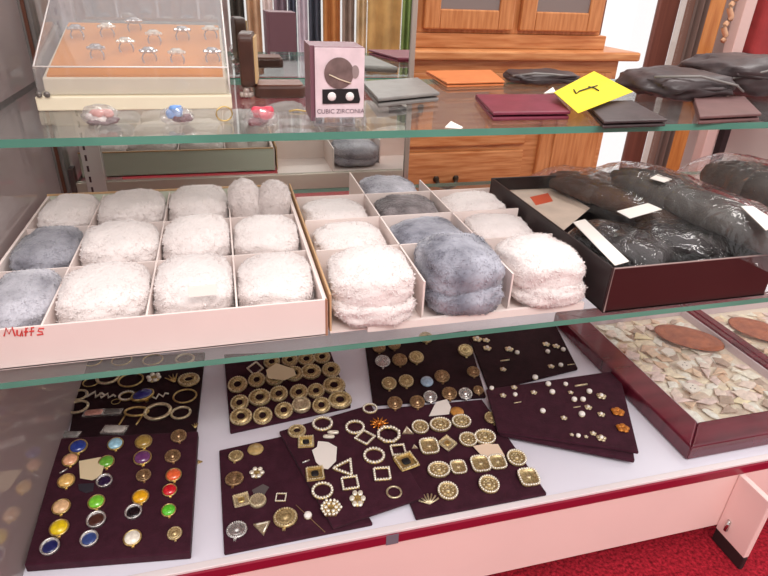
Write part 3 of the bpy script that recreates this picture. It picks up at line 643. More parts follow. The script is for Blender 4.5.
# tray 1: cardboard tray with twelve cells
X0, X1, Y0, Y1, HT = -.352, .106, .652, 1.125, .055
X0 = -.322
tr = thing('earmuff_tray', 'white cardboard divided tray of furry earmuffs with red writing on its front', 'tray', (0, 0, ZS))
MB().box(X0, X1, Y0, Y1, 0, .0025).build('tray_floor', M['carton'], tr)
MB().box(X0, X1, Y0, Y0+.003, .0, HT).build('front_wall', M['carton'], tr, bevel=.0008)
MB().box(X0, X1, Y1-.003, Y1, .0, HT).build('back_wall', mat('pale_green_carton', '#d3d6c4', .7), tr)
MB().box(X0, X1, Y1-.004, Y1+.001, HT, HT+.0025).build('back_rim', M['tanedge'], tr)
MB().box(X0, X0+.004, Y0+.003, Y1-.003, .0, HT).build('side_wall', M['carton'], tr, bevel=.0008)
MB().box(X1-.004, X1, Y0+.003, Y1-.003, .0, HT).box(X1, X1+.003, Y0+.002, Y1-.003, .0, HT-.004).build('side_wall', M['carton'], tr, bevel=.0008)
MB().box(X1-.001, X1+.0022, Y0-.0004, Y0+.003, 0, HT).build('corner_tape', mat('brown_corner', '#a5775e', .7), tr)
CX = [X0+.004, -.228, -.113, -.006, X1-.004]; CY = [Y0+.003, .813, .968, Y1-.003]
for q in CX[1:4]:
    MB().box(q-.0012, q+.0012, CY[0], CY[3], .003, HT-.003).build('divider', M['carton'], tr)
for q in CY[1:3]:
    MB().box(CX[0], CX[4], q-.0012, q+.0012, .003, HT-.002).build('divider', M['carton'], tr)
# red handwriting on the front
def stroke(b, pts, r=.0009): b.tube(pts, r, 6)
def hand(px, py): p = aty(px, py, Y0-.0006); return (p.x, p.y, p.z-ZS)
lt = MB()
for s_ in [[(4, 336), (6, 328), (9, 334), (12, 327), (15, 336)], [(17, 330), (17, 335), (20, 336), (22, 330), (22.5, 336)], [(28, 328), (26, 328), (25.5, 336)], [(24, 332), (28, 331.5)], [(34, 327.5), (31.5, 327.5), (31, 335.5)], [(29.5, 331.5), (34, 331)], [(44, 328.5), (39, 328.5), (38, 331), (42, 332), (43, 334), (37, 335)]]:
    stroke(lt, [hand(*q) for q in s_])
lt.build('lettering', M['redink'], tr)
rowsn = ['front row', 'middle row', 'back row']
cols1 = [['furg', 'furw', 'furw', 'furw'], ['furd', 'furw', 'furw', 'furw'], ['furw', 'furw', 'furw', None]]
for r in range(3):
    for c_ in range(4):
        cx = (CX[c_]+CX[c_+1])/2; cy = (CY[r]+CY[r+1])/2; col = cols1[r][c_]
        if col is None:
            muff(cx, cy-.02, ZS+.0027, 'furw', 'white earmuffs stood upright in the back corner cell of the written-on tray', upright=True, rz=-.1); continue
        cn = 'pale grey' if col == 'furg' else 'darker grey' if col == 'furd' else 'white'
        if col == 'furw': lab = f'white earmuff, {ORD[c_]} cell from end panel in {rowsn[r]} of red-lettered tray'
        else: lab = f'{cn} furry earmuff in the {rowsn[r]} of the red-lettered tray'
        mf = muff(cx, cy, ZS+.0027, col, lab, rx=(CX[c_+1]-CX[c_])*.47, ry=.066, hz=.062+.004*((r*3+c_) % 3), var=1+(r*4+c_) % 4, rz=.06*((c_*5+r*3) % 3-1), tilt=(.05, .04*((c_+r) % 3-1)), group='earmuffs in the tray with red writing')
        if (r, c_) in ((0, 2),):
            pp = aty(203, 291, Y0+.012); MB().box(-.017, .017, -.001, .001, -.0065, .0065).build('price_sticker', M['white'], mf, loc=(pp.x-cx, pp.y-cy-.004, pp.z-ZS), rot=(-.35, 0, .03))
# tray 2: open divider insert
XA, XB = .112, .512
t2 = thing('earmuff_tray', 'open cardboard divider with white and grey earmuffs beside the black carton', 'tray', (0, 0, ZS))
MB().box(XA, XB-.03, Y0+.004, Y1+.05, 0, .0022).build('tray_floor', M['carton'], t2)
MB().box(XA+.05, XB-.02, Y0-.003, Y0+.003, 0, .011).build('front_lip', M['carton'], t2)
for q, y1 in ((.244, 1.17), (.376, 1.10)):
    MB().box(q-.0013, q+.0013, Y0+.012, y1, .0025, .062).build('divider', M['carton'], t2)
YC = [Y0+.012, .790, .912, 1.03, 1.16]
for q, x1 in ((.790, .507), (.912, .505), (1.03, .50)):
    MB().box(XA+.003, x1, q-.0013, q+.0013, .0025, .062).build('divider', M['carton'], t2)
MB().box(XA, XA+.0025, Y0+.006, Y1, .0022, .058).build('side_wall', M['tanedge'], t2)
T2 = [[('furw', 'white'), ('furb', 'large blue-grey'), ('furw', 'white')], [('furw', 'white'), ('furb', 'mottled blue-grey'), ('furw', 'white')], [('furw', 'white'), ('furk', 'brownish grey'), ('furw', 'white')], [None, ('furg', 'pale blue-grey'), None]]
XC = [XA, .244, .376, .508]; rn4 = ['front row', 'second row', 'third row', 'back row']; cn3 = ['beside the written-on tray', 'in the middle column', 'beside the black carton']
for r in range(4):
    for c_ in range(3):
        if T2[r][c_] is None: continue
        col, nm = T2[r][c_]
        muff((XC[c_]+XC[c_+1])/2, (YC[r]+YC[r+1])/2 - (.022 if r == 0 else 0), ZS+.0024, col, f'{nm} furry earmuff in the {rn4[r]}, {cn3[c_]}', rx=.057, ry=.062 if r == 0 else .052, hz=(.078 if r == 0 else .060) + (.012 if (r, c_) == (0, 1) else 0), var=1+(r*3+c_+1) % 4,
             rz=.1*((c_+r) % 3-1), tilt=(.08, .06*((c_*2+r) % 3-1)), group='earmuffs in the open divider')

# ================================================================== black carton of packed gloves
KX0, KX1, KY0, KY1, KH = .515, .808, .633, 1.06, .073
kt = thing('black_carton', 'shallow black carton holding bagged gloves on the middle glass shelf', 'carton', (0, 0, ZS))
MB().box(KX0, KX1, KY0, KY1, 0, .003).build('carton_floor', M['blackcard'], kt)
brn = mat('dark_brown_carton', '#3a1d1d', .35, vary=.1, scale=5)
MB().box(KX0, KX1, KY0, KY0+.004, .0, KH).build('front_wall', brn, kt, bevel=.0012)
MB().box(KX0, KX1, KY1-.004, KY1, .0, KH).build('back_wall', M['blackcard'], kt, bevel=.0012)
MB().box(KX0, KX0+.004, KY0+.004, KY1-.004, .0, KH).build('side_wall', M['blackcard'], kt, bevel=.0012)
MB().box(KX1-.004, KX1, KY0+.004, KY1-.004, .0, KH).build('side_wall', M['blackcard'], kt, bevel=.0012)
MB().tube([(KX0+.001, KY0-.0005, .002), (KX0+.001, KY0-.0005, KH), (KX1, KY0-.0005, KH+.0005)], .0012, 6).build('worn_edge', mat('worn_pale_edge', '#9a8580', .6), kt)

def glove_pack(x, y, z, rz, L, W, H, m, label, bagm='poly', lab=None, seed=1, tilt=0, cuff=True):
    """a pair of gloves folded flat in a clear bag; long side along local x, fingers at +x"""
    t = thing('glove_pack', label, 'gloves', (x, y, z), rz, 'bagged gloves in and beside the black carton'); t.rotation_euler = (0, tilt, rz)
    rnd = random.Random(seed); g = MB()
    def soft(c, r, e=.75): g.blob(c, r, 18, 10, e)
    soft((-L*.12, 0, H*.45), (L*.26, W*.40, H*.42)); soft((-L*.34, 0, H*.40), (L*.13, W*.34, H*.36), .6)
    for k in range(4):
        yy = (k-1.5)*W*.2; Lf = L*(.34, .40, .38, .30)[k]
        g.tube([(L*.02, yy*.9, H*.45), (L*.02+Lf*.35, yy*1.05, H*.52), (L*.02+Lf*.7, yy*1.1, H*.46), (L*.02+Lf, yy*1.12, H*.34)], [W*.125, W*.13, W*.12, W*.075], 10, flat=H*.36/(W*.125))
    g.tube([(-L*.15, -W*.33, H*.4), (-L*.02, -W*.46, H*.42), (L*.1, -W*.47, H*.34)], [W*.12, W*.11, W*.07], 10, flat=.8)
    g.build('glove', M[m], t, smooth=True)
    b = MB(); nx, ny = 26, 16; top = []; off = Vector((seed*5, 1, 2))
    for j in range(ny+1):
        for i in range(nx+1):
            u, v = i/nx*2-1, j/ny*2-1
            e = max(0, 1-abs(u)**4)*max(0, 1-abs(v)**3)
            top.append((u*L*.52, v*W*.56, .002+H*1.02*e**.6 + e*.006*noise.noise(Vector((u*4, v*3, 0))+off) + .004*e*abs(noise.noise(Vector((u*9, v*7, 3))+off))))
    b.add(top, [(j*(nx+1)+i, j*(nx+1)+i+1, (j+1)*(nx+1)+i+1, (j+1)*(nx+1)+i) for j in range(ny) for i in range(nx)])
    b.build('plastic_bag', M[bagm], t, smooth=True)
    if lab:
        for (lx, ly, lw, lh, lr, lm) in lab:
            MB().box(-lw/2, lw/2, -lh/2, lh/2, 0, .0008).build('label', M[lm], t, loc=(lx, ly, H*1.04+.002), rot=(0, 0, lr))
    return t
def glove_at(px0, py0, px1, py1, z, W, H, m, label, **k):
    a, b = at(px0, py0, z+H*.6), at(px1, py1, z+H*.6); d = b-a
    return glove_pack((a.x+b.x)/2, (a.y+b.y)/2, z, math.atan2(d.y, d.x), d.length, W, H, m, label, **k)
ZK = ZS + .0032
cardm = mat('tan_insert_card', '#d6c2b2', .6, vary=.15, scale=12); M['cardm'] = cardm
M['redprint'] = mat('red_print', '#dd5a35', .5)
ins = thing('insert_card', 'tan insert card with red print at the black carton edge', 'card', (0, 0, 0))
MB().prism(poly([(500, 189), (548, 183), (590, 208), (552, 240)], ZS+.046), ZS+.045, ZS+.046).build('card', cardm, ins)
MB().prism(poly([(530, 197), (548, 193), (553, 201), (536, 205)], ZS+.0466), ZS+.0461, ZS+.0466).build('red_print', M['redprint'], ins)
gp1 = glove_pack(.612, .752, ZK+.031, 2.2, .17, .125, .040, 'glove', 'black gloves in clear bag under the long white label, front of the carton', seed=1)
gp2 = glove_pack(.728, .752, ZK+.033, 2.6, .15, .12, .040, 'glove', 'black gloves bagged at the far front corner of the carton', seed=3)
gp3 = glove_at(690, 222, 545, 167, ZK+.040, .115, .050, 'gloveb', 'brown-black gloves in clear bag across the back of the carton', seed=5)
gp4 = glove_at(806, 245, 606, 162, ZK+.068, .125, .055, 'gloveg', 'large grey gloves in clear bag lying over the carton side', seed=8)
gp5 = glove_at(850, 214, 704, 158, ZS+.030, .15, .080, 'gloveg', 'grey-brown gloves in clear bag beyond the carton', seed=11)
def slip(px, z, pack, m='white'):
    T = Matrix.Translation(pack.location) @ pack.rotation_euler.to_matrix().to_4x4()
    o = MB().prism(poly(px, z), z-.0012, z).build('label', M[m], pack); o.matrix_local = T.inverted()
    return o
slip([(573, 222), (585, 219), (629, 261), (615, 265)], ZK+.074, gp1)
slip([(617, 211), (648, 203), (662, 209), (630, 218)], ZK+.091, gp3)
slip([(650, 178), (658, 174), (672, 179), (664, 182)], ZK+.124, gp4)
slip([(741, 206), (753, 206), (780, 224), (766, 230)], ZK+.126, gp4)

# ================================================================== upper shelf
ZU = ZT + .0003
# sloped ring display
rb = thing('ring_display', 'cream ring tray with tan pad under a clear lid on the upper shelf', 'ring display', (0, 0, ZU))
fx0, fx1, fy0, fy1 = -.262, .013, .965, 1.205
MB().box(fx0, fx1, fy0, fy1, 0, .020).build('lower_box', M['cream'], rb, bevel=.002)
zf, zb = .044, .098
def slope(y): return zf + (zb-zf)*(y-fy0-.02)/(fy1-fy0-.03)
wd = MB(); x0, x1 = fx0+.012, fx1-.006
v = [(x0, fy0+.012, .020), (x1, fy0+.012, .020), (x1, fy1-.005, .020), (x0, fy1-.005, .020), (x0, fy0+.012, zf), (x1, fy0+.012, zf), (x1, fy1-.005, zb), (x0, fy1-.005, zb)]
wd.add(v, [(3, 2, 1, 0), (4, 5, 6, 7), (0, 1, 5, 4), (1, 2, 6, 5), (2, 3, 7, 6), (3, 0, 4, 7)]); wd.build('upper_box', M['cream'], rb, bevel=.002)
pdm = MB(); xa, xb = x0+.006, x1-.004; ya, yb = fy0+.016, fy1-.012
pdm.add([(xa, ya, slope(ya)+.001), (xb, ya, slope(ya)+.001), (xb, yb, slope(yb)+.001), (xa, yb, slope(yb)+.001), (xa, ya, slope(ya)+.005), (xb, ya, slope(ya)+.005), (xb, yb, slope(yb)+.005), (xa, yb, slope(yb)+.005)],
        [(4, 5, 6, 7), (0, 1, 5, 4), (1, 2, 6, 5), (2, 3, 7, 6), (3, 0, 4, 7)]); pdm.build('tan_pad', M['tan'], rb)
lid = MB(); lx0, lx1 = x0-.006, x1+.004; t_ = .002
ly0, ly1 = fy0+.006, fy1+.003; zl0, zl1 = slope(ly0)+.020, slope(ly1)+.066
def quadbox(p, th, nrm):
    p = [Vector(q) for q in p]; n_ = Vector(nrm)*th
    lid.add(p + [q+n_ for q in p], [(0, 3, 2, 1), (4, 5, 6, 7), (0, 1, 5, 4), (1, 2, 6, 5), (2, 3, 7, 6), (3, 0, 4, 7)])
quadbox([(lx0, ly0, .022), (lx1, ly0, .022), (lx1, ly0, zl0), (lx0, ly0, zl0)], t_, (0, -1, 0))
quadbox([(lx0, ly0, zl0), (lx1, ly0, zl0), (lx1, ly1, zl1), (lx0, ly1, zl1)], t_, (0, 0, 1))
quadbox([(lx0, ly0, .022), (lx0, ly0, zl0), (lx0, ly1, zl1), (lx0, ly1, .022)], t_, (-1, 0, 0))
quadbox([(lx1, ly0, .022), (lx1, ly1, .022), (lx1, ly1, zl1), (lx1, ly0, zl0)], t_, (1, 0, 0))
quadbox([(lx0, ly1, .06), (lx0, ly1, zl1), (lx1, ly1, zl1), (lx1, ly1, .06)], t_, (0, 1, 0))
lido = lid.build('clear_lid', M['acryl'], rb)
MB().tube([(lx0, ly0, zl0), (lx1, ly0, zl0)], .0013, 6).tube([(lx0, ly0, zl0), (lx0, ly1, zl1)], .0010, 6).tube([(lx1, ly0, zl0), (lx1, ly1, zl1)], .0013, 6).tube([(lx1, ly0, .022), (lx1, ly0, zl0)], .0013, 6).build('lid_edge', mat('bright_lid_edge', '#f4ece6', .2), lido, True)
def frs(px, py):      # point on the sloped pad
    y = 1.05
    for _ in range(12):
        p = aty(px, py, y); y += ((slope(y)+.006+ZU) - p.z)*-1.6 if False else 0
        k = (ya + yb)/2
        break
    lo_, hi = ya-.1, yb+.3
    for _ in range(40):
        md = (lo_+hi)/2; p = aty(px, py, md)
        if p.z > slope(md)+.005+ZU: lo_ = md
        else: hi = md
    p = aty(px, py, (lo_+hi)/2); return p
for rn, L in (('back row', [(78, 39), (108, 37), (135, 31), (155, 44), (183, 40), (211, 39)]), ('front row', [(98, 59), (127, 52), (150, 62), (178, 63), (213, 62)])):
    for i, (px, py) in enumerate(L):
        p = frs(px, py); p.x = max(xa+.012, min(xb-.012, p.x)); p.y = max(ya+.008, min(yb-.008, p.y)); p.z = slope(p.y)+.005+ZU
        t = thing('finger_ring', f'silver finger ring, {ORD[i]} from the end panel in {rn} of the tan ring display', 'ring', p, .3*(i % 3-1), 'silver rings on the tan pad')
        MB().tube([(.0105*math.cos(q/20*2*PI), 0, .005+.0105*math.sin(q/20*2*PI)) for q in range(20)], .0013, 6, True).build('band', M['silver'], t, True)
        g = MB(); g.blob((0, 0, .0175), (.010, .008, .0055), 9, 5)
        for q in circ(.011, .009, 7, .0160): g.blob(q, (.0038, .0038, .0032), 6, 4)
        g.build('gem', M['rhine'] if i % 2 else M['silver'], t, False)
sn = mat('pewter', '#77706b', .4, .6)
for k, px in enumerate((41, 49)):
    p = aty(px, 93, fy0+.010); tag(MB().lathe([(0, 0), (.004, 0), (.0045, .002), (.003, .0035), (.001, .004)], 14).build('snap_stud', sn, smooth=True, loc=(p.x, fy0+.010 if False else fy0-.001, p.z if p.z > ZU+.005 else ZU+.012), rot=(PI/2, 0, 0)), ('grey round stud on the ring display front, nearer the end panel' if k == 0 else 'grey round stud on the ring display front, nearer the bagged trinkets'), 'stud')

# small bagged trinkets
def crumple(px, py, wpx, hpx, label, bits, seed):
    p = at(px, py, ZU); r = (at(px+wpx/2, py, ZU)-p).length
    t = thing('bagged_trinket', label, 'trinket', p); rnd = random.Random(seed); off = Vector((seed, 0, 0))
    for (nm, c, dx, dz, sx, sz) in bits:
        b = MB(); cm = CACHE.setdefault(('tr', c), mat('trinket_' + c[1:], c, .35, vary=.2, scale=150))
        for q in range(12): b.blob((dx*r+rnd.uniform(-.75, .75)*sx*r, rnd.uniform(-.4, .4)*r*.6, max(sz*r*.5, dz*r+rnd.uniform(-.5, .6)*sz*r)), (sx*r*.62, sx*r*.4, sz*r*.75), 8, 5)
        b.build(nm, cm, t, smooth=True)
    b = MB(); rings = []
    for k in range(1, 9):
        a = -PI/2+PI*k/9
        rings.append([(r*1.05*math.cos(a)*math.cos(2*PI*i/16)*(1+.25*noise.noise(Vector((i*.8, k*.9, seed)))), r*.75*math.cos(a)*math.sin(2*PI*i/16)*(1+.25*noise.noise(Vector((i*.8, k*.9, seed+5)))), max(.0006, r*.5+r*.62*math.sin(a)*(1+.2*noise.noise(Vector((i*.9, k, seed+9)))))) for i in range(16)])
    b.loft(rings); b.build('wrapper', M['wrap'], t)
crumple(102, 124, 36, 20, 'pink and white trinket crumpled in clear wrap on upper shelf', [('pink_bow', '#d9968c', .1, .5, .6, .3), ('white_bow', '#efe4e0', -.3, .4, .6, .3), ('dark_base', '#7d6668', .1, .15, .7, .2)], 3)
crumple(178, 124, 32, 22, 'blue and maroon trinket in clear wrap on the upper shelf', [('blue_flower', '#6f9bd8', -.15, .75, .45, .4), ('maroon_bow', '#6b2a38', .3, .35, .5, .25)], 4)
crumple(262, 126, 32, 24, 'coral red and dark flower trinket in front of the brown jewelry box', [('red_flower', '#e0455a', .1, .8, .55, .35), ('dark_flower', '#7c3540', -.2, .3, .5, .25)], 5)
p = at(225, 122, ZU); r0 = .011
tag(MB().tube([(r0*math.cos(q/24*2*PI), .003*math.cos(q/24*2*PI), .0115+r0*.9*math.sin(q/24*2*PI)) for q in range(24)], .0011, 6, True).build('gold_band', M['gold'], smooth=True, loc=p), 'plain thin gold ring standing alone on the upper shelf', 'ring')
p = at(302, 112, ZU); tag(MB().tube([(-.02, 0, .0015), (-.008, .003, .003), (.004, -.002, .0015), (.014, .002, .003), (.02, 0, .0015)], .0014, 6).build('gold_chain', M['gold'], smooth=True, loc=p), 'short gold chain beside the coral trinket on upper shelf', 'chain')
p = at(247, 98, ZU); b = MB()
for q in circ(.008, .006, 7, .006): b.blob(q, (.005, .005, .005), 8, 5)
b.blob((0, 0, .012), (.006, .006, .006), 8, 5)
tag(b.build('bead_cluster', mat('smoky_bead', '#b5a49c', .15, .3), smooth=True, loc=p), 'small smoky bead cluster between ring display and brown box', 'trinket')

# open brown jewelry box
p = at(279, 95, ZU); s0 = (at(304, 95, ZU)-at(254, 95, ZU)).length
jb = thing('jewelry_box', 'small brown jewelry box standing open on the upper shelf', 'jewelry box', p, .0)
hw = s0/2
def rbox(b, x0, x1, y0, y1, z0, z1, r):
    pts = []
    for cx, cy, a0 in ((x1-r, y1-r, 0), (x0+r, y1-r, PI/2), (x0+r, y0+r, PI), (x1-r, y0+r, 1.5*PI)):
        for k in range(6): a = a0+k*PI/10; pts.append((cx+r*math.cos(a), cy+r*math.sin(a)))
    return b.prism(pts, z0, z1)
rbox(MB(), -hw, hw, -.035, .035, 0, .020, .010).build('box_base', M['brownbox'], jb, bevel=.004, seg=3)
rbox(MB(), -hw+.004, hw-.004, -.031, .031, .0201, .022, .008).build('pad', mat('brown_satin', '#6e4638', .4), jb)
lidp = MB(); rbox(lidp, -.034, .034, -.001, .084, -.012, .012, .012)   # built flat, stood up
lo = lidp.build('lid', M['brownbox'], jb, bevel=.004, seg=3, loc=(-hw-.006, 0, .018), rot=(PI/2, 0, PI/2)); lo.rotation_euler = (PI/2, 0, PI/2-.12)
MB().box(-.029, .029, .006, .078, .0122, .0150).build('lid_lining', M['beige'], lo)

# earring display box
p0, p1 = at(316, 126, ZU), at(363, 125, ZU); pw = (p1-p0).length
eb = thing('earring_box', 'pearly card earring box with two white studs on a black strip', 'earring box', (p0+p1)/2, math.atan2((p1-p0).y, (p1-p0).x)-.03)
hw = pw/2; eh = aty(340, 47, ((p0+p1)/2).y).z - ZU
MB().box(-hw, hw, .001, .075, .012, eh).build('box_body', M['mauve'], eb, bevel=.001)
MB().box(-hw-.006, -hw, .004, .075, .006, eh+.001).build('side_flap', M['mauve'], eb)
MB().box(-hw, hw, -.001, .001, .012, eh-.001).build('front_card', M['print'], eb)
MB().box(-hw-.004, hw+.004, -.006, .038, 0, .012).build('clear_foot', M['acryl'], eb, bevel=.001)
zc = lambda f_: .012+(eh-.012)*f_
wn = MB().lathe([(.0, 0), (.29*pw, 0), (.30*pw, .001), (.0, .0016)], 26, sy=1.0); wo = wn.build('round_window', mat('brown_print', '#75625f', .4, vary=.3, scale=60), eb, loc=(-.02*pw, -.001, zc(.64)), rot=(PI/2, 0, 0))
MB().lathe([(.0, 0), (.08*pw, 0), (.08*pw, .001), (.0, .0012)], 16, sy=1.6).build('leaf_print', mat('grey_print', '#9a8a88', .5), eb, loc=(.31*pw, -.001, zc(.66)), rot=(PI/2, 0, 0))
MB().tube([(-.22*pw, -.0022, zc(.62)), (0, -.0022, zc(.55)), (.22*pw, -.0022, zc(.5))], .0022, 8, flat=.4).build('ribbon_print', mat('cream_print', '#e3d3b8', .5), eb, True)
z0_, z1_ = zc(.20), zc(.42)
MB().prism([(-.36*pw, z0_), (.40*pw, z0_+.001), (.42*pw, z0_+.006), (.37*pw, z1_), (-.36*pw, z1_-.001)], 0, .0015).build('black_strip', M['black'], eb, rot=(PI/2, 0, 0), loc=(0, -.001, 0))
for sx in (-.17, .20):
    MB().lathe([(0, 0), (.085*pw, 0), (.088*pw, .001), (.06*pw, .003), (.0005, .0038)], 14).build('stud', mat('white_crystal', '#f6f1ee', .12, coat=.5), eb, loc=(sx*pw, -.0027, (z0_+z1_)/2), rot=(PI/2, 0, 0))
def text(s_, size, loc, rot, m, parent, name='lettering', depth=.0002):
    cu = bpy.data.curves.new(name, 'FONT'); cu.body = s_; cu.size = size; cu.extrude = depth; cu.align_x = 'CENTER'; cu.align_y = 'CENTER'
    tmp = bpy.data.objects.new(name, cu); C.objects.link(tmp)
    bpy.context.view_layer.update(); me = bpy.data.meshes.new_from_object(tmp.evaluated_get(bpy.context.evaluated_depsgraph_get()))
    bpy.data.objects.remove(tmp); me.materials.clear(); me.materials.append(m)
    return link(name, me, parent, loc=loc, rot=rot)
text('CUBIC ZIRCONIA', pw*.125, (0.02*pw, -.0013, zc(.085)), (PI/2, 0, 0), M['ink'], eb)

# wallets ---------------------------------------------------------------------
def wallet(pts, z, t, m, label, name='wallet', cat='wallet', gap=.006, cord=False):
    """folded wallet from its four corners front-left, front-right, back-right, back-left"""
    P = [at(x, y, z+t) for x, y in pts]; cx = sum((q for q in P), Vector())/4
    w_ = thing(name, label, cat, (cx.x, cx.y, z))
    q = [(a.x-cx.x, a.y-cx.y) for a in P]
    inner = [(x*.99, y*.985) for x, y in q]
    MB().prism(inner, 0, t*.42).build('lower_leaf', m, w_, bevel=t*.15)
    b = MB(); zz = [t*.62, t*.62, t*.50, t*.50]; th = t*.36
    b.add([(x, y, k) for (x, y), k in zip(q, zz)] + [(x, y, k+th) for (x, y), k in zip(q, zz)], [(3, 2, 1, 0), (4, 5, 6, 7), (0, 1, 5, 4), (1, 2, 6, 5), (2, 3, 7, 6), (3, 0, 4, 7)])
    b.build('flap', m, w_, bevel=t*.12)
    fx = [(inner[3][0], inner[3][1], t*.46), (inner[2][0], inner[2][1], t*.46)]
    MB().tube(fx, t*.38, 10).build('fold', m, w_, True)
    return w_
wallet([(378, 98), (440, 92), (418, 76), (362, 80)], ZU, .016, M['greyl'], 'flat grey wallet behind the earring box on the upper shelf')
wallet([(447, 82.5), (505, 81), (491, 69), (426, 70)], ZU, .010, M['orange'], 'flat tan-orange wallet between grey wallet and black purse')
wallet([(493, 112), (571, 111), (555, 93), (476, 93)], ZU, .014, M['burg'], 'burgundy wallet lying in front on the upper glass shelf')
wallet([(604, 121), (668, 119), (632, 99), (585, 101)], ZU, .012, M['blackl'], 'dark wallet just behind the yellow note')
wallet([(700, 116), (762, 113), (745, 95), (694, 96)], ZU, .014, M['brownl'], 'mauve-brown wallet lying before the black bags')
def pouch(px, py, wpx, z, dep, h, m, label, name='leather_pouch', rz=0, strap=None, seed=1):
    p = at(px, py, z); r = (at(px+wpx/2, py, z)-p).length
    t = thing(name, label, 'purse', p, rz); b = MB(); off = Vector((seed*3, 0, 0)); rings = []
    n = 44
    for k in range(1, 18):
        a = -PI/2+PI*k/18; row = []
        for i in range(n):
            q = 2*PI*i/n; sg = lambda x, e: math.copysign(abs(x)**e, x)
            d = Vector((sg(math.cos(q), .6)*abs(math.cos(a))**.5, sg(math.sin(q), .6)*abs(math.cos(a))**.5, math.sin(a)))
            k_ = 1+.18*noise.noise(d*1.9+off)+.10*noise.noise(d*4.5+off)+.04*noise.noise(d*10+off)
            row.append((d.x*r*k_, d.y*dep*k_, max(0, h*.5+h*.5*d.z*k_)))
        rings.append(row)
    b.loft(rings); b.build('body', m, t, smooth=True)
    fl = MB().tube([(-r*.85, -dep*.75, h*.62), (-r*.3, -dep*.95, h*.55), (r*.3, -dep*.95, h*.55), (r*.85, -dep*.75, h*.62)], h*.10, 8, flat=.6); fl.build('flap_edge', m, t, True)
    if strap: MB().tube([(x*r, y*dep, zz*h) for x, y, zz in strap], .0022, 8).build('strap', M['greyl'], t, True)
    return t
pouch(540, 83, 66, ZU, .05, .026, M['blackl'], 'small black purse with grey strap behind the burgundy wallet', strap=[(-1, -.5, .7), (-.5, -.9, 1.0), (0, -1.0, .95), (.5, -.9, .8), (1, -.4, .6)], seed=2)
pouch(672, 96, 85, ZU, .09, .05, M['blackl'], 'dark grey pouch behind the dark wallet, near the window', strap=[(-.95, -.6, .9), (-.2, -.95, 1.0), (.6, -1.02, .7), (1, -.8, .4)], seed=4)
pouch(745, 92, 100, ZU, .10, .075, M['blackl'], 'bulky black drawstring bag at the far end of the upper shelf', name='drawstring_bag', strap=[(-.9, -.7, .5), (-.5, -1.0, .75), (-.2, -1.05, 1.0), (.2, -1.05, .7), (.9, -.8, .6)], seed=6)

# yellow note with pen mark
yn = thing('yellow_note', 'bright yellow paper note with a black pen mark, propped on wallets', 'note', (0, 0, 0))
nz = [ZU+.016, ZU+.019, ZU+.030, ZU+.028]; npx = [(578, 113.5), (633, 92), (594, 71.5), (554, 92.5)]
NP = [at(x, y, z) for (x, y), z in zip(npx, nz)]
b = MB(); b.add([tuple(q) for q in NP] + [tuple(q+Vector((0, 0, .0008))) for q in NP], [(3, 2, 1, 0), (4, 5, 6, 7), (0, 1, 5, 4), (1, 2, 6, 5), (2, 3, 7, 6), (3, 0, 4, 7)]); b.build('paper', M['yellow'], yn)
nn = (NP[1]-NP[0]).cross(NP[3]-NP[0]).normalized()
def onnote(px, py):
    d = ray(px, py); k = (NP[0]-EYE).dot(nn)/d.dot(nn); return EYE + d*k + nn*.0016
pm = MB()
for s_ in ([(573.5, 90.5), (576, 94.5), (579, 92), (588, 89), (597, 86.5)], [(588, 87.5), (593, 88.5), (598.5, 91.5)]): pm.tube([onnote(*q) for q in s_], .0013, 6)
pm.build('pen_mark', M['pen'], yn)
# tiny white tags on the shelf
for k, (pts, lab) in enumerate([([(445, 127), (451, 121), (463, 127), (461, 128.5)], 'tiny white paper tag near the upper shelf front edge'), ([(544, 93), (553, 87), (556, 92)], 'tiny white tag tip between burgundy wallet and yellow note')]):
    flat('paper_tag', pts, ZU, .001, M['white'], lab, 'tag')

# ================================================================== things behind the case
DY = 1.80
dr = thing('wooden_hutch', 'orange oak hutch with glazed doors and drawers behind the display case', 'hutch', (0, DY, 0))
hx0, hx1 = .42, 1.285
MB().box(hx0, hx1, .0, .45, .0, .745).build('lower_body', M['oakh'], dr, bevel=.003)
MB().box(hx0-.03, 1.335, -.04, .46, .748, .775).build('counter', M['oakh'], dr, bevel=.006)
MB().box(hx0, 1.24, .03, .42, .775, .818).build('waist_rail', M['oakh'], dr, bevel=.003)
MB().box(hx0, 1.215, .035, .42, .818, 1.55).build('upper_body', M['oak'], dr, bevel=.003)
gl = clear('hutch_glass', (.6, .5, .47), 1.2, .03, haze=.45, hcol=(.42, .33, .30))  # haze colour paints pale reflections into the panes
for k, (x0, x1) in enumerate(((.60, .89), (.915, 1.20))):
    d = MB().box(x0, x0+.05, .012, .034, .83, 1.5).box(x1-.05, x1, .012, .034, .83, 1.5).box(x0+.05, x1-.05, .012, .034, .83, .885).box(x0+.05, x1-.05, .012, .034, 1.44, 1.5).build('glazed_door', M['oak'], dr, bevel=.004)
    MB().box(x0+.05, x1-.05, .02, .024, .885, 1.44).build('pane', gl, d)
MB().box(.545, .575, .018, .036, .825, 1.55).build('pilaster', M['oakd'], dr, bevel=.004)
MB().box(.555, .564, .010, .020, .825, 1.55).build('pilaster_bead', M['oakh'], dr, bevel=.002)
def drawer(x0, x1, z0, z1, hx):
    d = MB().box(x0, x1, -.018, .002, z0, z1).build('drawer', M['oakh'], dr, bevel=.005)
    for q in hx:
        MB().tube([(q-.035, -.022, (z0+z1)/2+.012), (q-.03, -.036, (z0+z1)/2-.004), (q, -.042, (z0+z1)/2-.012), (q+.03, -.036, (z0+z1)/2-.004), (q+.035, -.022, (z0+z1)/2+.012)], .008, 8).blob((q-.035, -.021, (z0+z1)/2+.012), (.011, .004, .012), 8, 5).blob((q+.035, -.021, (z0+z1)/2+.012), (.011, .004, .012), 8, 5).build('handle', M['brass'], d, True)
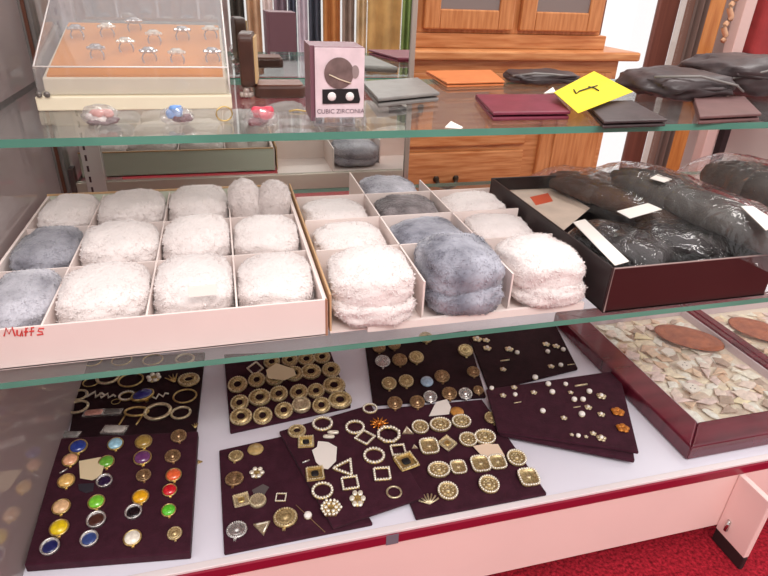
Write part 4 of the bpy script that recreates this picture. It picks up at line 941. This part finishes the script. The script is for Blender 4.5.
drawer(.44, .975, .48, .71, (.56, .86)); drawer(.44, .975, .26, .462, (.70,)); drawer(.44, .975, .05, .24, (.70,))
dd = MB().box(1.03, 1.26, -.018, .002, .05, .71).build('cupboard_door', M['oak'], dr, bevel=.005)
MB().box(1.08, 1.21, -.024, -.018, .12, .64).build('door_panel', M['oak'], dd, bevel=.006)

YW = 2.55
def X(px, py=0): return aty(px, py, YW).x
def curtain(name, x0, x1, y, z0, z1, m, label, cat='curtain', folds=3, amp=.02, group=None):
    b = MB(); n = folds*12; pts = [(x0+(x1-x0)*i/n, y+amp*math.sin(2*PI*folds*i/n)) for i in range(n+1)]
    f = [(x, yy) for x, yy in pts] + [(x, yy+.008) for x, yy in pts[::-1]]
    return tag(b.prism(f, z0, z1).build(name, m, smooth=False), label, cat, group)
curtain('hanging_curtain', X(699), X(709), YW, .05, 2.0, mat('brown_grey_drape', '#6d5a52', .8), 'brown-grey drape hanging beside the bright window', folds=2)
pst = MB().box(X(708), X(724), YW-.02, YW+.02, 0, 2.0).build('wooden_door_leaf', wood('orange_panel', '#b06a30', '#c98748', 5, (10, 1, 1)), bevel=.006); tag(pst, 'tall orange wooden panel standing beyond the upper shelf end', 'door leaf')
rope = MB()
rope.tube([(X(729)+.012*math.sin(k*.9), YW-.03, .75+k*.012) for k in range(60)], .013, 8); tag(rope.build('hanging_rope', mat('tan_rope', '#d9ae8a', .8), smooth=True), 'tan twisted rope hanging beside the pale post', 'rope')
tag(MB().box(X(737), X(748), YW-.06, YW, 0, 2.0).build('pale_post', mat('pinkish_paint', '#d9bcb4', .6), bevel=.004), 'pale pinkish post beside the red upholstered chair', 'post')
ch = thing('red_armchair', 'red upholstered chair with dark frame beyond the case end', 'chair', (X(757)+.24, YW-.15, 0))
MB().box(-.22, .3, .10, .2, .60, 1.25).build('backrest', mat('red_upholstery', '#a03434', .8, vary=.15, scale=12), ch, bevel=.03, seg=4)
MB().box(-.22, .3, -.25, .10, .42, .56).build('seat', mat('dark_red_seat', '#8a2a2c', .8, vary=.15, scale=12), ch, bevel=.03, seg=4)
for sx in (-.2, .26):
    for sy in (-.22, .14): MB().box(sx-.02, sx+.02, sy-.02, sy+.02, 0, .44).build('leg', M['kick'], ch, bevel=.004)
MB().box(-.26, -.22, -.25, .2, .42, .70).build('armrest', M['kick'], ch, bevel=.008)

# clothes rack across the room (seen in the case's back mirror)
YV = 3.9; YR = 2*YBK - YV
def XV(px): return aty(px, 35, YV).x
rk = thing('clothes_rack', 'clothes rack with long garments across the room, seen in the case mirror', 'rack', (0, YR, 0))
MB().tube([(-1.1, 0, 1.62), (1.75, 0, 1.62)], .015, 10).build('rail', M['chrome'], rk, True)
for x in (-1.1, 1.75): MB().tube([(x, 0, 1.62), (x, 0, 0)], .015, 10).build('upright', M['chrome'], rk, True)
G = [(40, 62, '#5d6a5a', 'olive'), (64, 84, '#8e8a84', 'pale grey'), (86, 120, '#77716e', 'grey'), (122, 160, '#a39a96', 'light grey stand-in'), (162, 200, '#8d8480', 'mid grey stand-in'), (202, 230, '#a79c98', 'ash grey stand-in'), (232, 246, '#45443c', 'dark olive'), (248, 262, '#cdb08e', 'beige'), (264, 274, '#ece6e2', 'white'), (275, 288, '#8d7f8a', 'mauve'),  # grey stand-ins added for the mirrored person at the camera
     (289, 297, '#5c6678', 'slate blue'), (298, 308, '#e2dde6', 'lilac white'), (309, 321, '#4b5360', 'dark slate'), (323, 340, '#c68a4e', 'orange brown'), (342, 354, '#a09284', 'mottled grey'), (356, 366, '#dcc9a0', 'cream'), (367, 400, '#c9a86a', 'tan'), (401, 411, '#7e9a58', 'green')]
for a_, b_, c, nm in G:
    curtain('hanging_garment', XV(a_), XV(b_), YR, .48 if a_ > 260 and a_ < 320 else .40, 1.58, mat('cloth_' + c[1:], c, .85, vary=.18, scale=9), f'long {nm} garment on the rack seen in the mirror', 'garment', 2, .018, 'garments on the rack')

# ================================================================== light
wld = bpy.data.worlds.new('daylight'); bpy.context.scene.world = wld; wld.use_nodes = True
bg = wld.node_tree.nodes['Background']; bg.inputs[0].default_value = (1.0, .955, .95, 1); bg.inputs[1].default_value = .95
def lamp(name, loc, rot, sx, sy, e, col=(1, .96, .93)):
    l = bpy.data.lights.new(name, 'AREA'); l.shape = 'RECTANGLE'; l.size = sx; l.size_y = sy; l.energy = e; l.color = col
    o = bpy.data.objects.new(name, l); o.location = loc; o.rotation_euler = rot; C.objects.link(o); return o
lamp('ceiling_lamp', (.3, -1.1, 2.6), (.35, 0, 0), 1.6, .5, 40)
lamp('ceiling_lamp', (1.6, 1.6, 2.6), (0, 0, 0), 1.6, .5, 24)
s = bpy.context.scene
s.view_settings.view_transform = 'Standard'; s.view_settings.look = 'None'; s.view_settings.gamma = 1; s.view_settings.exposure = .24
s.view_settings.use_curve_mapping = False
s.cycles.max_bounces = 12; s.cycles.transparent_max_bounces = 24; s.cycles.caustics_reflective = True; s.cycles.blur_glossy = .3; s.cycles.caustics_refractive = False
s.cycles.use_denoising = True
